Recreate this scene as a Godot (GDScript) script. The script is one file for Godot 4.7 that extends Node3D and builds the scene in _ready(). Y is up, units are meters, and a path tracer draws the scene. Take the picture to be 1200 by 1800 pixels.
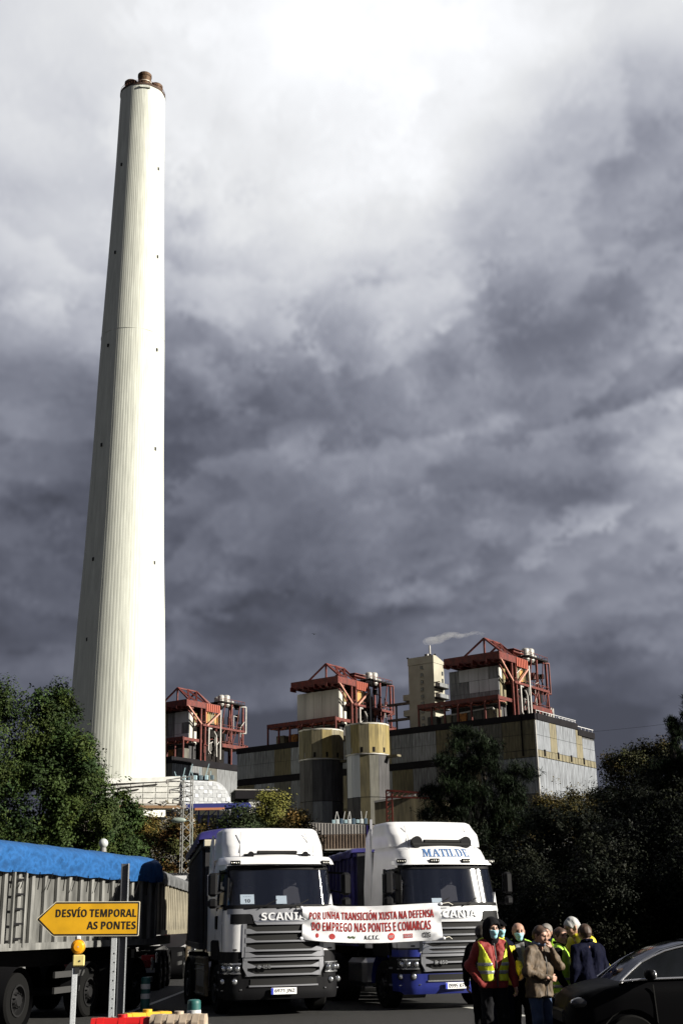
extends Node3D

# ---------------------------------------------------------------- mesh builder
class B:
	var v := PackedVector3Array()
	var n := PackedVector3Array()
	var uv := PackedVector2Array()
	var col := PackedColorArray()
	var ix := PackedInt32Array()
	var t := Transform3D()
	var use_col := false
	var cc := Color(1, 1, 1)

	func vert(p: Vector3, nn: Vector3, u := Vector2()) -> int:
		v.append(t * p)
		n.append((t.basis * nn).normalized())
		uv.append(u)
		if use_col:
			col.append(cc)
		return v.size() - 1

	func tri_i(a: int, b: int, c: int) -> void:   # given counter-clockwise from outside
		ix.append(a)
		ix.append(c)
		ix.append(b)

	func tri(a: Vector3, b: Vector3, c: Vector3) -> B:
		var nn := (b - a).cross(c - a).normalized()
		tri_i(vert(a, nn), vert(b, nn), vert(c, nn))
		return self

	func quad(a: Vector3, b: Vector3, c: Vector3, d: Vector3) -> B:
		var nn := (c - a).cross(d - b).normalized()
		var i := vert(a, nn, Vector2(0, 1))
		vert(b, nn, Vector2(1, 1))
		vert(c, nn, Vector2(1, 0))
		vert(d, nn, Vector2(0, 0))
		tri_i(i, i + 1, i + 2)
		tri_i(i, i + 2, i + 3)
		return self

	func box(c: Vector3, s: Vector3, bs := Basis(), bv := 0.0) -> B:
		var h := s * 0.5
		if bv <= 0.0:
			for ax in 3:
				for sg in [-1.0, 1.0]:
					var nn := Vector3()
					nn[ax] = sg
					var p := Vector3()
					p[(ax + 1) % 3] = 1
					var q := Vector3()
					q[(ax + 2) % 3] = 1
					if sg < 0:
						var tmp := p
						p = q
						q = tmp
					quad(c + bs * ((nn - p - q) * h), c + bs * ((nn + p - q) * h), c + bs * ((nn + p + q) * h), c + bs * ((nn - p + q) * h))
			return self
		bv = minf(bv, minf(h.x, minf(h.y, h.z)) * 0.9)
		var g := h - Vector3(bv, bv, bv)
		for ax in 3:
			for sg in [-1.0, 1.0]:
				var a1 := (ax + 1) % 3
				var a2 := (ax + 2) % 3
				var P := []
				for k in [[-1, -1], [1, -1], [1, 1], [-1, 1]]:
					var p := Vector3()
					p[ax] = sg * h[ax]
					p[a1] = k[0] * g[a1]
					p[a2] = k[1] * g[a2]
					P.append(c + bs * p)
				if sg < 0:
					P.reverse()
				quad(P[0], P[1], P[2], P[3])
		for ax in 3:
			var a1 := (ax + 1) % 3
			var a2 := (ax + 2) % 3
			for s1 in [-1.0, 1.0]:
				for s2 in [-1.0, 1.0]:
					var P := []
					for k in [[-1, 0], [1, 0], [1, 1], [-1, 1]]:
						var p := Vector3()
						p[ax] = k[0] * g[ax]
						p[a1] = s1 * (h[a1] if k[1] == 0 else g[a1])
						p[a2] = s2 * (g[a2] if k[1] == 0 else h[a2])
						P.append(c + bs * p)
					if s1 * s2 < 0:
						P.reverse()
					quad(P[0], P[1], P[2], P[3])
		for sx in [-1.0, 1.0]:
			for sy in [-1.0, 1.0]:
				for sz in [-1.0, 1.0]:
					var a := c + bs * Vector3(sx * h.x, sy * g.y, sz * g.z)
					var b := c + bs * Vector3(sx * g.x, sy * h.y, sz * g.z)
					var d := c + bs * Vector3(sx * g.x, sy * g.y, sz * h.z)
					if sx * sy * sz > 0:
						tri(a, b, d)
					else:
						tri(a, d, b)
		return self

	func beam(p0: Vector3, p1: Vector3, w: float, hh := -1.0, bv := 0.0) -> B:
		if hh < 0:
			hh = w
		var d := p1 - p0
		var y := d.normalized()
		var up := Vector3.UP if absf(y.y) < 0.95 else Vector3.BACK
		var x := y.cross(up).normalized()
		var z := x.cross(y).normalized()
		return box((p0 + p1) * 0.5, Vector3(w, d.length(), hh), Basis(x, y, z), bv)

	func cyl(p0: Vector3, p1: Vector3, r0: float, r1 := -1.0, k := 12, caps := true) -> B:
		if r1 < 0:
			r1 = r0
		var y := (p1 - p0).normalized()
		var up := Vector3.UP if absf(y.y) < 0.95 else Vector3.BACK
		var x := y.cross(up).normalized()
		var z := x.cross(y).normalized()
		var i0 := v.size()
		for i in k + 1:
			var a := TAU * i / k
			var nn := x * cos(a) + z * sin(a)
			vert(p0 + nn * r0, nn, Vector2(float(i) / k, 0))
			vert(p1 + nn * r1, nn, Vector2(float(i) / k, 1))
		for i in k:
			var j := i0 + i * 2
			tri_i(j, j + 1, j + 3)
			tri_i(j, j + 3, j + 2)
		if caps:
			for e in 2:
				var c: Vector3 = p1 if e else p0
				var r: float = r1 if e else r0
				var nn: Vector3 = y if e else -y
				var j := vert(c, nn)
				for i in k + 1:
					var a := TAU * i / k
					vert(c + (x * cos(a) + z * sin(a)) * r, nn)
				for i in k:
					if e:
						tri_i(j, j + 2 + i, j + 1 + i)
					else:
						tri_i(j, j + 1 + i, j + 2 + i)
		return self

	func tube(pts: Array, r: float, k := 8) -> B:
		for i in pts.size() - 1:
			cyl(pts[i], pts[i + 1], r, r, k, i == 0 or i == pts.size() - 2)
			if i > 0:
				ball(pts[i], Vector3(r, r, r) * 1.01, k, 4)
		return self

	func grid(f: Callable, nu: int, nv: int, flip := false) -> B:   # smooth surface f(u, v), u and v in 0..1
		var i0 := v.size()
		var P := []
		for j in nv + 1:
			for i in nu + 1:
				P.append(f.call(float(i) / nu, float(j) / nv))
		for j in nv + 1:
			for i in nu + 1:
				var a: Vector3 = P[j * (nu + 1) + mini(i + 1, nu)] - P[j * (nu + 1) + maxi(i - 1, 0)]
				var b: Vector3 = P[mini(j + 1, nv) * (nu + 1) + i] - P[maxi(j - 1, 0) * (nu + 1) + i]
				var nn := a.cross(b).normalized()
				vert(P[j * (nu + 1) + i], -nn if flip else nn, Vector2(float(i) / nu, float(j) / nv))
		for j in nv:
			for i in nu:
				var a := i0 + j * (nu + 1) + i
				if flip:
					tri_i(a, a + nu + 2, a + 1)
					tri_i(a, a + nu + 1, a + nu + 2)
				else:
					tri_i(a, a + 1, a + nu + 2)
					tri_i(a, a + nu + 2, a + nu + 1)
		return self

	func ball(c: Vector3, r: Vector3, k := 12, m := 8) -> B:
		return grid(func(u: float, w: float) -> Vector3:
			var a := -TAU * u
			var e := PI * (w - 0.5)
			return c + Vector3(cos(a) * cos(e), sin(e), sin(a) * cos(e)) * r, k, m)

	func lathe(prof: Array, k := 24, c := Vector3(), bs := Basis()) -> B:   # [[r, y], ...] from bottom to top, flat between rings, round about y
		for s in prof.size() - 1:
			var a: Array = prof[s]
			var b: Array = prof[s + 1]
			var sl := Vector2(b[1] - a[1], a[0] - b[0]).normalized()
			var i0 := v.size()
			for i in k + 1:
				var an := TAU * i / k
				var d := Vector3(cos(an), 0, -sin(an))
				var nn: Vector3 = bs * (d * sl.x + Vector3.UP * sl.y)
				vert(c + bs * (d * a[0] + Vector3.UP * a[1]), nn)
				vert(c + bs * (d * b[0] + Vector3.UP * b[1]), nn)
			for i in k:
				var j := i0 + i * 2
				tri_i(j, j + 2, j + 3)
				tri_i(j, j + 3, j + 1)
		return self

	func prism(poly: PackedVector2Array, z0: float, z1: float, xf := Transform3D()) -> B:   # polygon in x, y, extruded along z
		var pl := poly
		if Geometry2D.is_polygon_clockwise(pl):
			pl = poly.duplicate()
			pl.reverse()
		var T := Geometry2D.triangulate_polygon(pl)
		for i in range(0, T.size(), 3):
			var q := [pl[T[i]], pl[T[i + 1]], pl[T[i + 2]]]
			if (q[1] - q[0]).cross(q[2] - q[0]) < 0:
				q.reverse()
			tri(xf * Vector3(q[0].x, q[0].y, z1), xf * Vector3(q[1].x, q[1].y, z1), xf * Vector3(q[2].x, q[2].y, z1))
			tri(xf * Vector3(q[2].x, q[2].y, z0), xf * Vector3(q[1].x, q[1].y, z0), xf * Vector3(q[0].x, q[0].y, z0))
		for i in pl.size():
			var a := pl[i]
			var b := pl[(i + 1) % pl.size()]
			quad(xf * Vector3(a.x, a.y, z0), xf * Vector3(b.x, b.y, z0), xf * Vector3(b.x, b.y, z1), xf * Vector3(a.x, a.y, z1))
		return self

	func mesh() -> ArrayMesh:
		var a := []
		a.resize(Mesh.ARRAY_MAX)
		a[Mesh.ARRAY_VERTEX] = v
		a[Mesh.ARRAY_NORMAL] = n
		a[Mesh.ARRAY_TEX_UV] = uv
		a[Mesh.ARRAY_INDEX] = ix
		if use_col:
			a[Mesh.ARRAY_COLOR] = col
		var m := ArrayMesh.new()
		m.add_surface_from_arrays(Mesh.PRIMITIVE_TRIANGLES, a)
		return m

# ---------------------------------------------------------------- scene helpers
var taken := {}
var tex := {}
var rng := RandomNumberGenerator.new()
var fonts := {}

func V(x: float, y: float, z: float) -> Vector3:
	return Vector3(x, y, z)

func P2(a: Array) -> PackedVector2Array:   # flat list of x, y
	var p := PackedVector2Array()
	for i in range(0, a.size(), 2):
		p.append(Vector2(a[i], a[i + 1]))
	return p

func named(o: Node, called: String, parent: Node) -> void:
	var key := str(parent.get_instance_id()) + called
	var k: int = taken.get(key, -1) + 1
	taken[key] = k
	o.name = called if k == 0 else "%s_%03d" % [called, k]
	parent.add_child(o, true)

func tag(o: Node, label: String, category: String, group := "") -> Node:
	o.set_meta("label", label)
	o.set_meta("category", category)
	if group:
		o.set_meta("group", group)
	return o

func thing(called: String, label: String, category: String, at := Vector3(), turn := 0.0, group := "") -> Node3D:
	var o := Node3D.new()
	named(o, called, self)
	o.position = at
	o.rotation_degrees.y = turn
	tag(o, label, category, group)
	return o

func mi(called: String, m: Mesh, mt: Material, parent: Node, label := "") -> MeshInstance3D:
	var o := MeshInstance3D.new()
	o.mesh = m
	o.material_override = mt
	named(o, called, parent)
	if label:
		o.set_meta("label", label)
	return o

func part(called: String, b: B, mt: Material, parent: Node, label := "") -> MeshInstance3D:
	return mi(called, b.mesh(), mt, parent, label)

func struct(called: String, b: B, mt: Material) -> MeshInstance3D:
	var o := part(called, b, mt, self)
	o.set_meta("kind", "structure")
	return o

func copy_of(o: Node3D, at: Vector3, turn: float, label := "", group := "") -> Node3D:
	var c: Node3D = o.duplicate()
	var nm := str(o.name)
	if nm.right(4).is_valid_int() or nm.right(4).begins_with("_0"):
		nm = nm.left(-4)
	named(c, nm, self)
	c.position = at
	c.rotation_degrees.y = turn
	if label:
		c.set_meta("label", label)
	if group:
		c.set_meta("group", group)
	return c

func ntex(kind: String) -> Texture2D:   # grey multipliers shared by many materials
	if tex.has(kind):
		return tex[kind]
	var f := FastNoiseLite.new()
	f.seed = 7 + kind.hash() % 100
	f.fractal_octaves = 5
	var lo := 0.7
	var size := 256
	match kind:
		"fine":
			f.frequency = 0.06
			lo = 0.72
		"blotch":
			f.frequency = 0.012
			lo = 0.6
		"soft":
			f.frequency = 0.008
			lo = 0.86
		"grain":
			f.frequency = 0.22
			f.fractal_octaves = 3
			size = 512
			lo = 0.35
		"height":
			f.frequency = 0.03
			lo = 0.0
		"streak":
			f.frequency = 0.03
			f.fractal_gain = 0.6
			lo = 0.55
		"tarp":
			f.fractal_type = FastNoiseLite.FRACTAL_RIDGED
			f.frequency = 0.012
			f.domain_warp_enabled = true
			f.domain_warp_amplitude = 25.0
			lo = 0.62
			size = 512
		"rain":
			f.frequency = 0.05
			f.fractal_gain = 0.65
			lo = 0.83
		"stain":
			f.frequency = 0.02
			lo = 0.25
			f.fractal_gain = 0.65
	var r := Gradient.new()
	r.set_color(0, Color(lo, lo, lo))
	r.set_color(1, Color(1, 1, 1))
	if kind == "stain":
		r.add_point(0.55, Color(0.93, 0.92, 0.9))
		r.set_color(0, Color(0.3, 0.26, 0.2))
	var t := NoiseTexture2D.new()
	t.noise = f
	t.seamless = true
	t.width = size
	t.height = size
	t.color_ramp = r
	tex[kind] = t
	return t

func M(r: float, g: float, b: float, rough := 0.6, metal := 0.0, kind := "", scale := Vector3(1, 1, 1), bump := 0.0, spec := 0.5) -> StandardMaterial3D:
	var m := StandardMaterial3D.new()
	m.albedo_color = Color(r, g, b).linear_to_srgb()
	m.roughness = rough
	m.metallic = metal
	m.metallic_specular = spec
	if kind:
		m.albedo_texture = ntex(kind)
		m.uv1_triplanar = true
		m.uv1_scale = scale
		if bump > 0:
			m.heightmap_enabled = true
			m.heightmap_texture = ntex(kind if kind in ["grain", "tarp"] else "height")
			m.heightmap_scale = bump
		if kind == "grain":
			m.detail_enabled = true
			m.detail_blend_mode = BaseMaterial3D.BLEND_MODE_MUL
			m.detail_albedo = ntex("stain")
	return m

func glow(m: StandardMaterial3D, c: Color, e: float) -> StandardMaterial3D:
	m.emission_enabled = true
	m.emission = c
	m.emission_energy_multiplier = e
	return m

func font(bold := true, serif := false) -> Font:
	var k := "%s%s" % [bold, serif]
	if not fonts.has(k):
		var f := SystemFont.new()
		f.font_names = PackedStringArray(["Droid Serif" if serif else "Droid Sans"])
		f.font_weight = 700 if bold else 400
		fonts[k] = f
	return fonts[k]

func text_mesh(s: String, bold := true, serif := false, depth := 0.02) -> Array:   # mesh arrays and bounds, one unit = pixel_size free
	var tm := TextMesh.new()
	tm.text = s
	tm.font = font(bold, serif)
	tm.font_size = 48
	tm.pixel_size = 0.01
	tm.depth = depth
	tm.curve_step = 2.0
	var bb := tm.get_aabb()
	return [tm.surface_get_arrays(0), bb]

func lettering(b: B, s: String, f: Callable, w: float, h: float, depth := 0.008, bold := true, serif := false, longest := 9.0) -> B:   # letters of the given width and height; f turns (x, y, z) into a place
	var ab := text_mesh(s, bold, serif, 0.02)
	var a: Array = ab[0]
	var bb: AABB = ab[1]
	var ctr := bb.get_center()
	var vs: PackedVector3Array = a[Mesh.ARRAY_VERTEX]
	var ns: PackedVector3Array = a[Mesh.ARRAY_NORMAL]
	var id: PackedInt32Array = a[Mesh.ARRAY_INDEX]
	var P: Array[Vector3] = []
	var N: Array[Vector3] = []
	for i in vs.size():
		var p := vs[i] - ctr
		P.append(V(p.x / bb.size.x * w, p.y / bb.size.y * h, (p.z / 0.02 + 0.5) * depth))
		N.append(ns[i])
	var todo: Array[Vector3i] = []
	for i in range(0, id.size(), 3):
		todo.append(Vector3i(id[i], id[i + 1], id[i + 2]))
	var done := PackedInt32Array()
	while todo.size():   # long strokes are split so that they follow a curved face
		var q: Vector3i = todo.pop_back()
		var l := [P[q.x].distance_squared_to(P[q.y]), P[q.y].distance_squared_to(P[q.z]), P[q.z].distance_squared_to(P[q.x])]
		var k := 0
		for e in 3:
			if l[e] > l[k]:
				k = e
		if l[k] < longest * longest:
			done.append_array(PackedInt32Array([q.x, q.y, q.z]))
			continue
		var i0: int = q[k]
		var i1: int = q[(k + 1) % 3]
		var i2: int = q[(k + 2) % 3]
		P.append((P[i0] + P[i1]) * 0.5)
		N.append(N[i0])
		todo.append(Vector3i(i0, P.size() - 1, i2))
		todo.append(Vector3i(P.size() - 1, i1, i2))
	var o := b.v.size()
	for i in P.size():
		var c: Vector3 = f.call(P[i])
		var e: Vector3 = f.call(P[i] + N[i] * 0.002)
		b.vert(c, (e - c).normalized())
	for i in done:
		b.ix.append(o + i)
	return b

func at_face(o: Vector3, x: Vector3, y: Vector3) -> Callable:   # flat face with origin, right and up
	var z := x.cross(y).normalized()
	return func(q: Vector3) -> Vector3: return o + x * q.x + y * q.y + z * q.z

# ---------------------------------------------------------------- air and light
func make_sky() -> Texture2D:
	# brightness of the cloud deck, rows from 43 degrees up down to -1, columns from 17 degrees left to 17 right
	var rows := [43.0, 39.5, 36.5, 34.0, 31.5, 29.0, 26.5, 24.0, 20.5, 17.5, 14.5, 11.5, 8.0, 4.0, -1.0]
	var lum := [
		[226, 229, 236, 246, 244, 248, 240, 232, 230],
		[222, 226, 232, 238, 255, 255, 246, 236, 238],
		[226, 214, 222, 230, 238, 242, 230, 208, 200],
		[222, 206, 198, 226, 236, 238, 214, 188, 178],
		[204, 198, 168, 200, 222, 222, 186, 166, 166],
		[186, 178, 148, 162, 190, 186, 162, 152, 160],
		[160, 156, 130, 138, 158, 172, 142, 136, 150],
		[136, 128, 118, 126, 134, 152, 136, 132, 160],
		[116, 108, 114, 128, 128, 128, 122, 126, 158],
		[104, 106, 112, 112, 102, 118, 132, 140, 152],
		[98, 102, 108, 98, 98, 132, 136, 136, 138],
		[88, 90, 98, 100, 110, 124, 118, 108, 120],
		[74, 78, 84, 90, 102, 110, 82, 72, 96],
		[66, 70, 86, 88, 92, 98, 98, 104, 110],
		[72, 74, 80, 84, 88, 92, 94, 98, 100]]
	var W := 2048
	var H := 1024
	var n1 := FastNoiseLite.new()
	n1.seed = 11
	n1.frequency = 1.6
	n1.fractal_octaves = 6
	n1.fractal_gain = 0.55
	n1.domain_warp_enabled = true
	n1.domain_warp_amplitude = 0.35
	n1.domain_warp_frequency = 1.2
	var n2 := FastNoiseLite.new()
	n2.seed = 5
	n2.frequency = 1.3
	n2.fractal_octaves = 3
	var n3 := FastNoiseLite.new()   # sharper billows and torn edges of the lower layer
	n3.seed = 31
	n3.frequency = 2.2
	n3.fractal_type = FastNoiseLite.FRACTAL_RIDGED
	n3.fractal_octaves = 5
	n3.fractal_gain = 0.5
	n3.domain_warp_enabled = true
	n3.domain_warp_amplitude = 0.3
	n3.domain_warp_frequency = 1.6
	var n4 := FastNoiseLite.new()
	n4.seed = 44
	n4.frequency = 1.0
	n4.fractal_octaves = 6
	n4.fractal_gain = 0.58
	var d := PackedFloat32Array()
	d.resize(W * H * 3)
	for j in H:
		var el := 90.0 - 180.0 * (j + 0.5) / H
		var ce := cos(deg_to_rad(el))
		var se := sin(deg_to_rad(el))
		for i in W:
			var az := wrapf(360.0 * (i + 0.5) / W, -180.0, 180.0)
			var o := (j * W + i) * 3
			if el < -8.0:
				d[o] = 0.05
				d[o + 1] = 0.05
				d[o + 2] = 0.05
				continue
			var dir := V(sin(deg_to_rad(az)) * ce, se, -cos(deg_to_rad(az)) * ce)
			# the cloud base is a layer: squash towards the horizon
			var q := dir / (maxf(dir.y, 0.0) + 0.35)
			q.y *= 1.6
			var a := n1.get_noise_3dv(q * 1.35)
			var wx := n2.get_noise_3dv(dir * 4.0) * 2.6
			var wy := n2.get_noise_3dv(dir * 4.0 + V(9, 3, 1)) * 2.2
			# table lookup, smooth
			var fx := clampf((az + wx + 17.0) / 34.0 * 8.0, 0.0, 8.0)
			var e2 := clampf(el + wy, -1.0, 43.0)
			var r := 0
			while r < 13 and rows[r + 1] > e2:
				r += 1
			var fy: float = (rows[r] - e2) / (rows[r] - rows[r + 1])
			fy = clampf(fy, 0.0, 1.0)
			fy = fy * fy * (3.0 - 2.0 * fy) * 0.5 + fy * 0.5
			var c := mini(int(fx), 7)
			var tx := fx - c
			tx = tx * tx * (3.0 - 2.0 * tx) * 0.5 + tx * 0.5
			var s: float = lerpf(lerpf(lum[r][c], lum[r][c + 1], tx), lerpf(lum[r + 1][c], lum[r + 1][c + 1], tx), fy)
			# away from the break in the clouds the deck stays grey
			var away := clampf((absf(az) - 20.0) / 50.0, 0.0, 1.0)
			var over := clampf((el - 44.0) / 14.0, 0.0, 1.0)
			s = lerpf(s, 102.0 + 30.0 * a, maxf(away, over))
			var fade := clampf((235.0 - s) / 60.0, 0.25, 1.0)
			var tilt := V(q.x * 0.9 + q.y * 0.35, q.y * 1.25 - q.x * 0.3, q.z * 0.9)
			var ri := n3.get_noise_3dv(tilt * 1.15)
			var bank := n4.get_noise_3dv(tilt * 2.1 + V(3.0, a * 0.5, 0))
			var edge := smoothstep(-0.04, 0.10, bank) - smoothstep(0.10, 0.42, bank)   # a lit rim where one bank ends over the next
			# banks stacked behind one another: each ends in a torn edge against the next
			var lay := fposmod(n4.get_noise_3dv(V((q.x * 0.87 + q.y * 0.5) * 0.45, (q.y * 0.87 - q.x * 0.5) * 1.05, q.z * 0.5) + V(7.0, ri * 0.05, 2.0)) * 2.6 + 0.3, 1.0)
			var saw := smoothstep(0.0, 0.84, lay) if lay < 0.84 else smoothstep(0.0, 0.16, 1.0 - lay)
			var lay2 := fposmod(n4.get_noise_3dv(tilt * 1.7 + V(1.0, 5.0, ri * 0.06)) * 2.2 + 0.6, 1.0)
			var saw2 := smoothstep(0.0, 0.85, lay2) if lay2 < 0.85 else smoothstep(0.0, 0.15, 1.0 - lay2)
			s *= 1.0 + fade * (0.16 * a + 0.14 * ri + 0.08 * (edge - 0.35) + 0.08 * bank + 0.20 * (0.5 - saw) + 0.10 * (0.5 - saw2))
			s += a * 6.0
			s *= lerpf(0.92, 1.0, clampf((s - 130.0) / 70.0, 0.0, 1.0))
			var L := pow(clampf(s, 20.0, 258.0) / 255.0, 2.2) / SKY_DIV
			var g := clampf((s - 90.0) / 140.0, 0.0, 1.0)
			d[o] = L * lerpf(0.905, 0.985, g)
			d[o + 1] = L * lerpf(0.97, 1.0, g)
			d[o + 2] = L * lerpf(1.28, 1.03, g)
	var im := Image.create_from_data(W, H, false, Image.FORMAT_RGBF, d.to_byte_array())
	return ImageTexture.create_from_image(im)

const SKY_DIV := 2.05

func light_and_camera() -> void:
	var cam := Camera3D.new()
	cam.name = "camera"
	cam.fov = 2.0 * rad_to_deg(atan(900.0 / 2174.0))
	cam.near = 0.1
	cam.far = 6000.0
	cam.position = V(0, 1.75, 0)
	cam.rotation_degrees = V(18.5, 0, -1.0)
	add_child(cam)
	var e := Environment.new()
	e.tonemap_mode = Environment.TONE_MAPPER_LINEAR
	e.tonemap_exposure = 2.05
	e.background_mode = Environment.BG_SKY
	var sky := Sky.new()
	var pm := PanoramaSkyMaterial.new()
	pm.panorama = make_sky()
	sky.sky_material = pm
	e.sky = sky
	e.sdfgi_enabled = true
	e.ssao_enabled = true
	e.ssil_enabled = true
	e.volumetric_fog_enabled = true
	e.volumetric_fog_density = 0.0
	var we := WorldEnvironment.new()
	we.name = "world_environment"
	we.environment = e
	add_child(we)
	var sun := DirectionalLight3D.new()
	sun.name = "sun"
	sun.light_energy = 1.6
	sun.light_color = Color(1.0, 0.975, 0.925)
	sun.light_angular_distance = 0.5
	sun.shadow_enabled = true
	var el := deg_to_rad(24.0)
	var az := deg_to_rad(72.0)   # from straight behind the camera towards the right
	var to_sun := V(sin(az) * cos(el), sin(el), cos(az) * cos(el))
	add_child(sun)
	sun.look_at_from_position(to_sun * 100.0, Vector3(), Vector3.UP)

# ---------------------------------------------------------------- the power station
const PC := Vector3(66.43, 0.0, -434.96)   # near corner of the turbine hall
const PYAW := -35.4
var red_steel: StandardMaterial3D
var dark_steel: StandardMaterial3D
var pale_pipe: StandardMaterial3D
var black_fascia: StandardMaterial3D
var clad := []

func plant_at(x: float, y: float, z: float) -> Vector3:
	return PC + Basis(Vector3.UP, deg_to_rad(PYAW)) * V(x, y, z)

func plant_materials() -> void:
	red_steel = M(0.155, 0.018, 0.009, 0.6, 0.1, "blotch", V(0.15, 0.15, 0.15))
	dark_steel = M(0.02, 0.017, 0.016, 0.8, 0.0, "blotch", V(0.2, 0.2, 0.2), 0, 0.2)
	pale_pipe = M(0.4, 0.385, 0.36, 0.45, 0.2, "soft", V(0.3, 0.3, 0.3))
	black_fascia = M(0.014, 0.013, 0.015, 0.8, 0.0, "soft", V(0.1, 0.1, 0.1), 0, 0.2)
	var st := V(0.11, 0.012, 0.11)
	clad = [M(0.23, 0.24, 0.25, 0.7, 0.0, "streak", st), M(0.33, 0.345, 0.36, 0.7, 0.0, "streak", st), M(0.17, 0.145, 0.075, 0.75, 0.0, "streak", st),
		M(0.36, 0.28, 0.1, 0.75, 0.0, "streak", st), M(0.26, 0.28, 0.31, 0.65, 0.0, "streak", st), M(0.14, 0.135, 0.11, 0.75, 0.0, "streak", st), M(0.52, 0.5, 0.44, 0.7, 0.0, "soft", st),
		M(0.075, 0.072, 0.075, 0.8, 0.0, "streak", st), M(0.25, 0.215, 0.125, 0.7, 0.0, "streak", st), M(0.5, 0.52, 0.55, 0.65, 0.0, "soft", st)]

func build_chimney() -> void:
	var t := thing("chimney", "towering pale fluted concrete chimney with rusty flue tips at its top", "chimney", V(-82.4, 0, -448.5), 10.41)
	var prof := [[0.0, 19.4], [40.0, 18.1], [75.0, 17.0], [108.8, 16.0], [134.5, 14.85], [179.0, 13.5], [225.6, 12.5], [264.4, 11.2], [305.2, 10.05], [342.0, 9.42]]
	var f := func(u: float, w: float) -> Vector3:
		var y := w * 342.0
		var k := 0
		while k < prof.size() - 2 and prof[k + 1][0] < y:
			k += 1
		var r: float = lerpf(prof[k][1], prof[k + 1][1], (y - prof[k][0]) / (prof[k + 1][0] - prof[k][0]))
		var a := TAU * u
		var s := fposmod(u * 88.0, 1.0)
		var id := floorf(u * 88.0)
		r += (0.018 + 0.03 * absf(sin(id * 12.9898))) * pow(absf(sin(PI * s)), 0.6) + 0.06 * sin(u * TAU * 9.0)
		return V(sin(a) * r, y, cos(a) * r)
	var con := M(0.62, 0.635, 0.565, 0.9, 0.0, "rain", V(0.05, 0.004, 0.05))
	var b := B.new().grid(f, 704, 30)
	var sh := part("shaft", b, con, t)
	# lift joints, openings
	var hole := M(0.02, 0.02, 0.02, 0.9)
	for lv in [[302.8, 10.2], [260.9, 11.4], [218.9, 12.75], [176.8, 13.65], [131.2, 15.0], [100.9, 16.0]]:
		for a in [-47.6, 47.6, 132.4, -132.4]:
			var q := deg_to_rad(a)
			var bs := Basis(Vector3.UP, q)
			part("opening", B.new().box(V(sin(q) * (lv[1] - 0.25), lv[0] + (0.0 if a < 0 else -0.6), cos(q) * (lv[1] - 0.25)), V(0.7, 1.3, 1.1), bs), hole, t)
	for y in [225.6]:
		var r := 12.6
		for k in prof:
			if absf(k[0] - y) < 0.2:
				r = k[1]
		part("joint_band", B.new().lathe([[r - 0.1, y - 0.2], [r + 0.09, y - 0.16], [r + 0.09, y + 0.16], [r - 0.1, y + 0.2]], 96), con, sh)
	var rust := M(0.13, 0.075, 0.04, 0.7, 0.4, "stain", V(0.3, 0.1, 0.3))
	var rim := B.new().lathe([[9.3, 341.3], [9.65, 341.4], [9.65, 342.3], [9.0, 342.5], [0.01, 342.5]], 64)
	part("rim_ring", rim, M(0.06, 0.035, 0.025, 0.8, 0.3), t)
	for k in [[0.5, 5.4, 7.2], [-5.0, 0.6, 6.3], [5.4, 0.4, 6.0], [0.2, -5.2, 7.0]]:
		var fl := part("flue", B.new().lathe([[2.75, 342.4], [2.75, 342.0 + k[2] - 1.6], [2.95, 342.0 + k[2] - 1.5], [2.95, 342.0 + k[2] - 0.3], [2.7, 342.0 + k[2]], [2.2, 342.0 + k[2]], [2.1, 343.0]], 32, V(k[0], 0, k[1])), rust, t)
		part("flue_collar", B.new().lathe([[2.76, 344.4], [3.05, 344.5], [3.05, 344.9], [2.76, 345.0]], 32, V(k[0], 0, k[1])), M(0.45, 0.4, 0.33, 0.6, 0.5), fl)
	part("service_platform", B.new().box(V(0.8, 340.2, 9.6), V(4.4, 0.9, 0.8)), con, t)
	var rl := B.new()
	for i in 48:
		var a0 := TAU * i / 48
		var a1 := TAU * (i + 1) / 48
		rl.beam(V(sin(a0) * 9.5, 343.3, cos(a0) * 9.8), V(sin(a1) * 9.5, 343.3, cos(a1) * 9.8), 0.12)
		rl.beam(V(sin(a0) * 9.5, 342.2, cos(a0) * 9.8), V(sin(a0) * 9.5, 343.3, cos(a0) * 9.8), 0.1)
	part("handrail", rl, M(0.12, 0.05, 0.03, 0.7, 0.3), t)

func panel(o: Vector3, x: Vector3, w: float, h: float, thick: float, mt: Material, parent: Node, ribs := 0) -> void:   # a cladding panel standing on o, running along x, proud outwards
	var b := B.new()
	var up := Vector3.UP
	var z := x.cross(up)
	b.box(o + x * w * 0.5 + up * h * 0.5 + z * thick * 0.5, V(w - 0.12, h - 0.12, thick), Basis(x, up, z))
	for i in ribs:
		b.box(o + x * w * (i + 0.5) / ribs + up * h * 0.5 + z * (thick + 0.06), V(w / ribs * 0.45, h - 0.2, 0.13), Basis(x, up, z))
	part("cladding_panel", b, mt, parent)

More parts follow.
